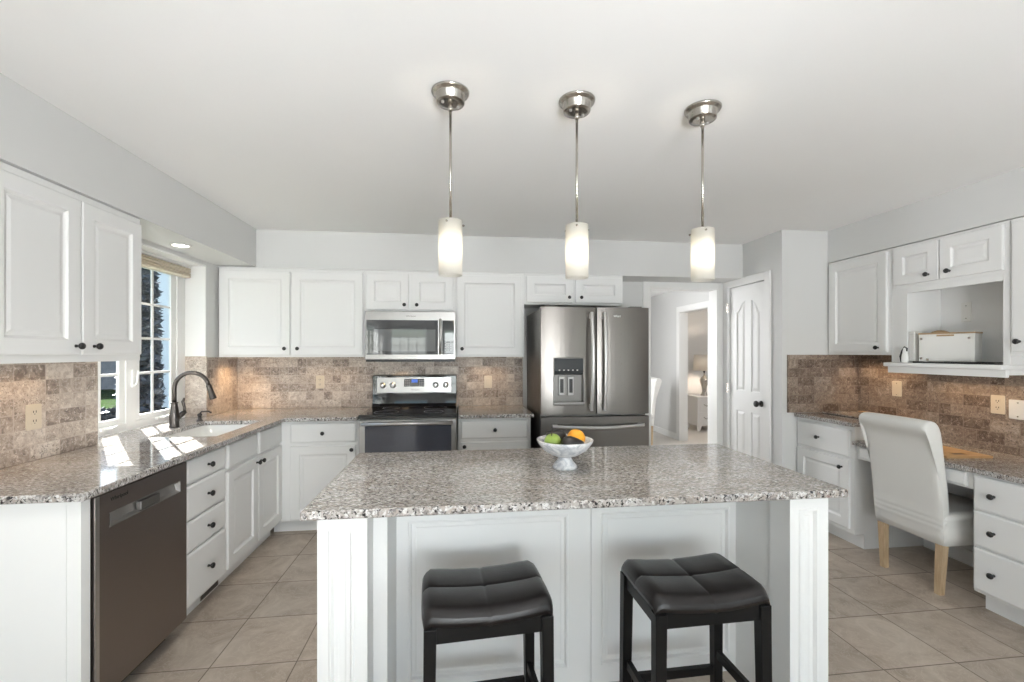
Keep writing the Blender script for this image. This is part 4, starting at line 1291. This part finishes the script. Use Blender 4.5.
# ------------------------------------------------------------------ bar stools
def bar_stool(name, label, loc, rz):
    st = thing(name, label, 'stool', loc, rz)
    L, D = 0.207, 0.150
    n, k = 12, 8
    top = 0.632
    def zt(x, y):
        u_, v_ = x / L, y / D
        z = top - 0.017 * (1 - u_ * u_)
        r = max(0, abs(u_) - 0.88) / 0.12
        r2 = max(0, abs(v_) - 0.80) / 0.20
        z -= 0.020 * r * r + 0.022 * r2 * r2
        z -= 0.0035 * math.exp(-(x / 0.006) ** 2) + 0.0035 * math.exp(-(y / 0.006) ** 2)
        z += 0.0015 * mnoise.noise(Vector((x * 18, y * 18, 3)))
        return z
    xs_ = [-L, -L * .97, -L * .9, -L * .75, -L * .5, -L * .25, -0.012, -0.004, 0, 0.004, 0.012, L * .25, L * .5, L * .75, L * .9, L * .97, L]
    ys_ = [-D, -D * .97, -D * .9, -D * .75, -D * .4, -0.012, -0.004, 0, 0.004, 0.012, D * .4, D * .75, D * .9, D * .97, D]
    vs, fs = [], []
    nx, ny = len(xs_), len(ys_)
    def rc(x, y):                                      # round the corners of the outline
        u_, v_ = x / L, y / D
        return x * (1 - 0.045 * v_ ** 6), y * (1 - 0.06 * u_ ** 6)
    for y in ys_:
        for x in xs_:
            a_, b_ = rc(x, y)
            vs.append((a_, b_, zt(x, y)))
    for j in range(ny - 1):
        for i in range(nx - 1):
            fs.append((j * nx + i, j * nx + i + 1, (j + 1) * nx + i + 1, (j + 1) * nx + i))
    mb = MB().add(vs, fs, True)
    # sides: bulge out then tuck in under
    loop = [(x, -D) for x in xs_] + [(L, y) for y in ys_[1:]] + [(x, D) for x in reversed(xs_[:-1])] + [(-L, y) for y in reversed(ys_[1:-1])]
    rr_ = []
    for s_, dz in ((1.0, 0.0), (1.022, -0.012), (1.026, -0.026), (1.012, -0.040), (0.975, -0.046)):
        rr_.append([(rc(x, y)[0] * s_, rc(x, y)[1] * s_, (zt(x, y) if dz == 0 else (zt(x, y) + dz if dz > -0.03 else top - 0.017 + (dz + 0.008) + 0.004 * (abs(x) / L)))) for x, y in loop])
    rr_ = [r for r in rr_]
    m2 = MB().rings(rr_, True, False, True)
    mb.add(m2.v, [tuple(reversed(f)) for f in m2.f], True)
    mb.obj('seat_cushion', 'leather', st)
    fl = MB()
    bz0, bz1 = 0.52, top - 0.061
    fl.box(-L + 0.012, L - 0.012, -D + 0.008, -D + 0.028, bz0, bz1).box(-L + 0.012, L - 0.012, D - 0.028, D - 0.008, bz0, bz1)
    fl.box(-L + 0.012, -L + 0.030, -D + 0.028, D - 0.028, bz0, bz1).box(L - 0.030, L - 0.012, -D + 0.028, D - 0.028, bz0, bz1)
    fl.box(-L + 0.03, L - 0.03, -D + 0.028, D - 0.028, bz1 - 0.012, bz1)
    fl.obj('seat_frame', 'blackwood', st, 0.0015)
    for sx in (-1, 1):
        for sy in (-1, 1):
            l = MB()
            x_, y_ = sx * (L - 0.022), sy * (D - 0.020)
            q4 = ((-1, -1), (1, -1), (1, 1), (-1, 1))
            l.rings([[(x_ + sx * 0.006 + a_ * 0.0165, y_ + sy * 0.006 + b_ * 0.0165, 0.0) for a_, b_ in q4], [(x_ + a_ * 0.0195, y_ + b_ * 0.0195, bz1 - 0.001) for a_, b_ in q4]], True, True)
            l.obj('leg', 'blackwood', st, 0.002)
    for sy, z in ((-1, 0.165), (1, 0.165)):
        MB().box(-L + 0.038, L - 0.038, sy * (D - 0.020) - 0.009, sy * (D - 0.020) + 0.009, z - 0.017, z + 0.017).obj('stretcher', 'blackwood', st, 0.0015)
    for sx in (-1, 1):
        MB().box(sx * (L - 0.022) - 0.009, sx * (L - 0.022) + 0.009, -D + 0.038, D - 0.038, 0.215, 0.249).obj('stretcher', 'blackwood', st, 0.0015)
    return st
bar_stool('bar_stool', 'black leather bar stool in front of the left island panel', (0.088, 1.52, 0), math.radians(4))
bar_stool('bar_stool', 'black leather bar stool in front of the right island panel', (0.828, 1.50, 0), math.radians(1.5))

# ------------------------------------------------------------------ fruit bowl
bw = thing('footed_bowl', 'grey marble footed bowl holding fruit on the island', 'bowl', (0.457, 1.872, CT))
MB().lathe([(0.050, 0.0), (0.054, 0.004), (0.052, 0.012), (0.036, 0.032), (0.028, 0.045), (0.03, 0.05), (0.002, 0.052)], 40).obj('foot', 'marble', bw)
bb = MB().lathe([(0.030, 0.0505), (0.060, 0.060), (0.095, 0.082), (0.118, 0.112), (0.1225, 0.124), (0.119, 0.1255), (0.112, 0.113), (0.090, 0.088), (0.058, 0.069), (0.002, 0.063)], 48, None, True, False)
bb.obj('basin', 'marble', bw)
def fruit(name, label, cat, prof, mat, loc, rot=(0, 0, 0), stem=None):
    o = MB().lathe(prof, 28).obj(name, mat)
    o.location = loc; o.rotation_euler = rot
    tag(o, label, cat, None)
    if stem:
        MB().tube(stem, 0.0022, 8).obj('stem', 'stem', o)
    return o
def ball(r, sq=1.0, dim=0.0, n=16):
    pr_ = []
    for k in range(n + 1):
        a_ = -PI / 2 + PI * k / n
        z = r * sq * math.sin(a_)
        rr_ = max(0.0008, r * math.cos(a_))
        if dim:
            z -= math.copysign(dim * math.exp(-(rr_ / (0.35 * r)) ** 2), z)
        pr_.append((rr_, z))
    return pr_
BZ = CT
fruit('green_apple', 'green apple at the left of the marble bowl', 'apple', ball(0.036, 0.95, 0.008), 'apple', (0.398, 1.848, BZ + 0.121), (0.15, -0.2, 0), [(0, 0, 0.026), (0.002, 0, 0.036), (0.005, 0.001, 0.044)])
fruit('orange', 'orange at the right of the marble bowl', 'orange', ball(0.040, 0.97, 0.002), 'orange', (0.510, 1.882, BZ + 0.126), (0.3, 0.2, 0))
av = [(0.0008, -0.036), (0.014, -0.034), (0.025, -0.026), (0.031, -0.010), (0.031, 0.005), (0.026, 0.022), (0.019, 0.038), (0.014, 0.050), (0.009, 0.058), (0.0008, 0.061)]
fruit('avocado', 'dark avocado lying at the front of the bowl between apple and orange', 'avocado', av, 'avocado', (0.462, 1.806, BZ + 0.119), (math.radians(90), 0, math.radians(78)))
fruit('avocado', 'dark avocado at the back of the bowl behind the apple', 'avocado', av, 'avocado', (0.444, 1.932, BZ + 0.124), (math.radians(75), 0, math.radians(-80)))

# ------------------------------------------------------------------ pendants
def pendant(label, x, y):
    p = thing('pendant_light', label, 'pendant light', (x, y, H), 0, 'pendants over the island')
    MB().lathe([(0.030, -0.047), (0.053, -0.046), (0.055, -0.044), (0.057, -0.016), (0.059, -0.013), (0.071, -0.009), (0.0735, -0.005), (0.074, -0.001), (0.040, -0.001)], 40).obj('canopy', 'nickel', p)
    for a in (0.5, 0.5 + PI):
        MB().lathe([(0.006, 0), (0.006, 0.006), (0.002, 0.009)], 10, along((0.034 * math.cos(a), 0.034 * math.sin(a), -0.046), (0.034 * math.cos(a), 0.034 * math.sin(a), -1))).obj('screw', 'bright_steel', p)
    rd_ = MB().tube([(0, 0, -0.046), (0, 0, -0.495)], 0.0052, 12)
    rd_.lathe([(0.008, -0.075), (0.0105, -0.07), (0.0105, -0.056), (0.008, -0.047)], 14)
    rd_.obj('rod', 'nickel', p)
    MB().lathe([(0.017, -0.585), (0.019, -0.58), (0.019, -0.535), (0.032, -0.515), (0.032, -0.505), (0.008, -0.495)], 20).obj('socket', 'nickel', p)
    R0, R1 = 0.0465, 0.0435
    z0, z1 = -0.722, -0.508
    MB().lathe([(R1, z1), (R0, z1), (R0, z0), (R1, z0), (R1, z1)], 44, None, True, False).obj('glass_shade', 'shade', p)
    fit = MB().lathe([(0.0005, -0.525), (0.031, -0.523), (0.031, -0.517), (0.0005, -0.514)], 20)
    for a in (0.25, 0.25 + 2 * PI / 3, 0.25 + 4 * PI / 3):
        fit.tube([(0.03 * math.cos(a), 0.03 * math.sin(a), -0.521), (0.054 * math.cos(a), 0.054 * math.sin(a), -0.521)], 0.0022, 8)
        fit.lathe([(0.004, 0), (0.004, 0.006), (0.002, 0.008)], 10, along((0.0485 * math.cos(a), 0.0485 * math.sin(a), -0.521), (math.cos(a), math.sin(a), -0.521)))
    fit.obj('shade_holder', 'nickel', p)
    MB().lathe([(0.010, -0.586), (0.014, -0.600), (0.024, -0.625), (0.027, -0.645), (0.022, -0.664), (0.010, -0.674), (0.001, -0.676)], 20).obj('bulb', 'bulb', p)
pendant('leftmost of the three frosted glass pendants above the island', -0.032, 1.752)
pendant('middle one of the three frosted glass pendants, nearest above the fruit bowl', 0.478, 1.752)
pendant('rightmost of the three frosted glass pendants above the island', 1.020, 1.748)

# ------------------------------------------------------------------ outlets and switches
def plate(name, label, cat, loc, rz, mat, kind='outlet', wd=0.074, ht=0.118):
    p = thing(name, label, cat, loc, rz)
    q = MB().prism(rrect(-wd / 2, wd / 2, -ht / 2, ht / 2, 0.006), 'y', -0.006, 0.0)
    q.obj('plate', mat, p, 0.002)
    if kind == 'outlet':
        for zz in (-0.021, 0.021):
            r_ = MB().prism(rrect(-0.016, 0.016, zz - 0.014, zz + 0.014, 0.008), 'y', -0.0075, -0.0062).obj('receptacle', mat, p)
            MB().box(-0.008, -0.005, -0.0082, -0.0076, zz - 0.002, zz + 0.008).box(0.005, 0.008, -0.0082, -0.0076, zz - 0.002, zz + 0.008).box(-0.002, 0.002, -0.0082, -0.0076, zz - 0.010, zz - 0.006).obj('slots', 'black', r_)
    elif kind == 'switch':
        MB().box(-0.016, 0.016, -0.009, -0.0062, -0.033, 0.033).obj('rocker', mat, p, 0.001)
    else:
        MB().lathe([(0.004, 0), (0.003, 0.002)], 10, along((0, -0.0062, 0.042), (0, -1, 0.042))).lathe([(0.004, 0), (0.003, 0.002)], 10, along((0, -0.0062, -0.042), (0, -1, -0.042))).obj('screw', 'nickel', p)
    return p
plate('wall_outlet', 'almond outlet on the tiles under the left wall cabinet', 'outlet', (XL + TT, 2.29, 1.117), R90, 'almond')
plate('wall_outlet', 'pale outlet on the back tiles left of the range', 'outlet', (-1.25, YB - TT, 1.147), 0, 'almond')
plate('wall_switch', 'pale wall plate on the back tiles between range and refrigerator', 'switch', (0.277, YB - TT, 1.137), 0, 'almond', 'switch')
plate('wall_outlet', 'almond outlet on the right-hand tiles above the desk board', 'outlet', (XR - TT, 2.386, 1.088), RM90, 'almond')
plate('wall_plate', 'white screwed cover plate on the right-hand tiles at the photo edge', 'wall plate', (XR - TT, 2.285, 1.068), RM90, 'plastic', 'blank', 0.09)
plate('wall_plate', 'blank plate on the right-hand tiles just above the slipcovered chair', 'wall plate', (XR - TT, 3.03, 1.135), RM90, 'almond', 'blank')
plate('wall_plate', 'white blank plate on the back of the niche above the box', 'wall plate', (XR - 0.0112, 2.56, 1.685), RM90, 'plastic', 'blank', 0.06, 0.13)
plate('wall_outlet', 'small white outlet on the niche side wall beside the empty end', 'outlet', (3.24, 2.174, 1.665), PI, 'plastic', 'outlet')

# ------------------------------------------------------------------ bedroom beyond: nightstand and lamp
ns = thing('nightstand', 'white nightstand on short feet in the room beyond the doorway', 'nightstand', (4.56, 7.68, 0))
MB().box(-0.30, 0.30, -0.215, 0.22, 0.10, 0.60).obj('body', 'trim', ns, 0.003)
MB().box(-0.32, 0.32, -0.235, 0.23, 0.6005, 0.625).obj('top', 'trim', ns, 0.004)
for sx in (-1, 1):
    for sy in (-1, 1):
        MB().prism([(sx * 0.295, 0.0995), (sx * 0.215, 0.0995), (sx * 0.25, 0.0), (sx * 0.29, 0.0)], 'y', sy * 0.19 - 0.02, sy * 0.19 + 0.02).obj('foot', 'trim', ns)
for z0_, z1_ in ((0.13, 0.34), (0.36, 0.57)):
    dd = MB().box(-0.26, 0.26, -0.230, -0.2155, z0_, z1_).obj('drawer', 'trim', ns, 0.003)
    MB().tube([(-0.19, -0.232, (z0_ + z1_) / 2 + 0.02), (-0.17, -0.25, (z0_ + z1_) / 2), (-0.13, -0.25, (z0_ + z1_) / 2 - 0.01), (-0.11, -0.232, (z0_ + z1_) / 2 + 0.02)], 0.006, 8).obj('handle', 'nickel', dd)
tl = thing('table_lamp', 'lit table lamp with drum shade and curvy base on the nightstand', 'lamp', (4.50, 7.66, 0.6255))
MB().lathe([(0.065, 0.0), (0.068, 0.01), (0.05, 0.03), (0.035, 0.08), (0.045, 0.16), (0.075, 0.25), (0.078, 0.29), (0.055, 0.33), (0.02, 0.36), (0.012, 0.43)], 28).obj('base', 'nickel', tl)
MB().lathe([(0.018, 0.43), (0.018, 0.49)], 16).obj('socket', 'black', tl)
MB().lathe([(0.190, 0.46), (0.193, 0.46), (0.175, 0.75), (0.172, 0.75), (0.190, 0.46)], 40, None, True, False).obj('lamp_shade', 'lampshade', tl)
MB().lathe([(0.012, 0.491), (0.028, 0.54), (0.028, 0.57), (0.01, 0.6), (0.001, 0.602)], 18).obj('bulb', 'lamp_bulb', tl)

# ------------------------------------------------------------------ under-cabinet lighting
for nm, loc, sx, sy, wt in (('undercabinet_glow_corner', (-1.84, 3.98, 1.372), 0.1, 0.2, 2.2), ('undercabinet_glow_back', (-1.15, 4.08, 1.372), 0.5, 0.04, 0.7),
                            ('undercabinet_glow_range', (-0.52, 4.06, 1.335), 0.06, 0.04, 0.9), ('undercabinet_glow_fridge', (0.27, 4.08, 1.372), 0.35, 0.04, 0.9),
                            ('undercabinet_glow_desk', (3.28, 3.08, 1.392), 0.05, 0.45, 1.6), ('undercabinet_glow_niche', (3.28, 2.48, 1.28), 0.05, 0.5, 1.3),
                            ('undercabinet_glow_left', (-1.88, 2.1, 1.368), 0.05, 0.5, 0.9)):
    area(nm, loc, (loc[0], loc[1], 0), sx, sy, wt * 0.45, (1, 0.66, 0.36), math.radians(110))

# ------------------------------------------------------------------ outdoors seen through the sink window
struct('ground_outside', MB().box(-26, -2.25, -6, 30, -0.5, -0.4), 'lawn')
def leaf_tree(label, x, y, h, r, seed, nleaf):
    rnd = random.Random(seed)
    t = thing('evergreen_tree', label, 'tree', (x, y, -0.4))
    MB().tube([(0, 0, 0), (0.03, 0.02, h * 0.5), (0, 0, h * 0.9)], [0.06, 0.05, 0.02], 10).obj('trunk', 'bark', t)
    vs, fs = [], []
    for k in range(nleaf):
        z = 0.25 + (h - 0.25) * rnd.random() ** 0.9
        rr_ = r * (1 - 0.45 * z / h) * math.sqrt(rnd.random())
        a = rnd.random() * 2 * PI
        c = Vector((rr_ * math.cos(a), rr_ * math.sin(a), z))
        u_ = Vector((rnd.uniform(-1, 1), rnd.uniform(-1, 1), rnd.uniform(-.6, .6))).normalized() * rnd.uniform(0.06, 0.15)
        v_ = u_.cross(Vector((rnd.uniform(-1, 1), rnd.uniform(-1, 1), rnd.uniform(-1, 1)))).normalized() * rnd.uniform(0.03, 0.07)
        b_ = len(vs)
        vs += [tuple(c - u_), tuple(c + v_), tuple(c + u_), tuple(c - v_)]
        fs.append((b_, b_ + 1, b_ + 2, b_ + 3))
    MB().add(vs, fs).obj('foliage', 'needles', t)
leaf_tree('tall dark evergreen outside the sink window', -7.98, 12.2, 4.6, 0.50, 1, 4200)
leaf_tree('low dark evergreen shrub on the lawn left of the tall evergreen', -6.65, 9.2, 0.72, 0.35, 2, 900)
gh = thing('house_outside', 'grey stone house far across the lawn outside the sink window', 'house', (-17.5, 24.0, -0.4), math.radians(36))
MB().box(-4.0, 3.0, 0, 5, 0, 5.0).obj('walls', 'stonework', gh)
MB().prism([(-0.5, 5.0), (2.5, 7.2), (5.5, 5.0)], 'x', -4.3, 3.3).obj('roof', 'roofing', gh)
nh = thing('house_outside', 'white sided house beyond the lawn outside the sink window', 'house', (-7.2, 16.4, -0.4))
MB().box(-2.7, 2.4, -2, 2, 0, 4.6).obj('walls', 'siding', nh)
MB().prism([(-2.3, 4.6), (0, 5.8), (2.3, 4.6)], 'x', -2.9, 2.6).obj('roof', 'roofing', nh)

# repeats of one kind share a group
GROUPS = {'wall_cabinet': 'white wall cabinets', 'niche_wall_cabinet': 'white wall cabinets', 'base_cabinet': 'white base cabinets', 'corner_base_cabinet': 'white base cabinets',
          'sink_base_cabinet': 'white base cabinets', 'drawer_base_cabinet': 'white base cabinets', 'bar_stool': 'bar stools at the island', 'slipcovered_chair': 'white slipcovered chairs',
          'wall_outlet': 'outlets on the walls', 'wall_plate': 'blank wall plates', 'avocado': 'avocados in the bowl', 'cutting_board': 'wooden boards on the counters', 'evergreen_tree': 'evergreens outside the window'}
for o in bpy.data.objects:
    if o.parent is None and o.name.split('.')[0] in GROUPS and not o.get('group'):
        o['group'] = GROUPS[o.name.split('.')[0]]
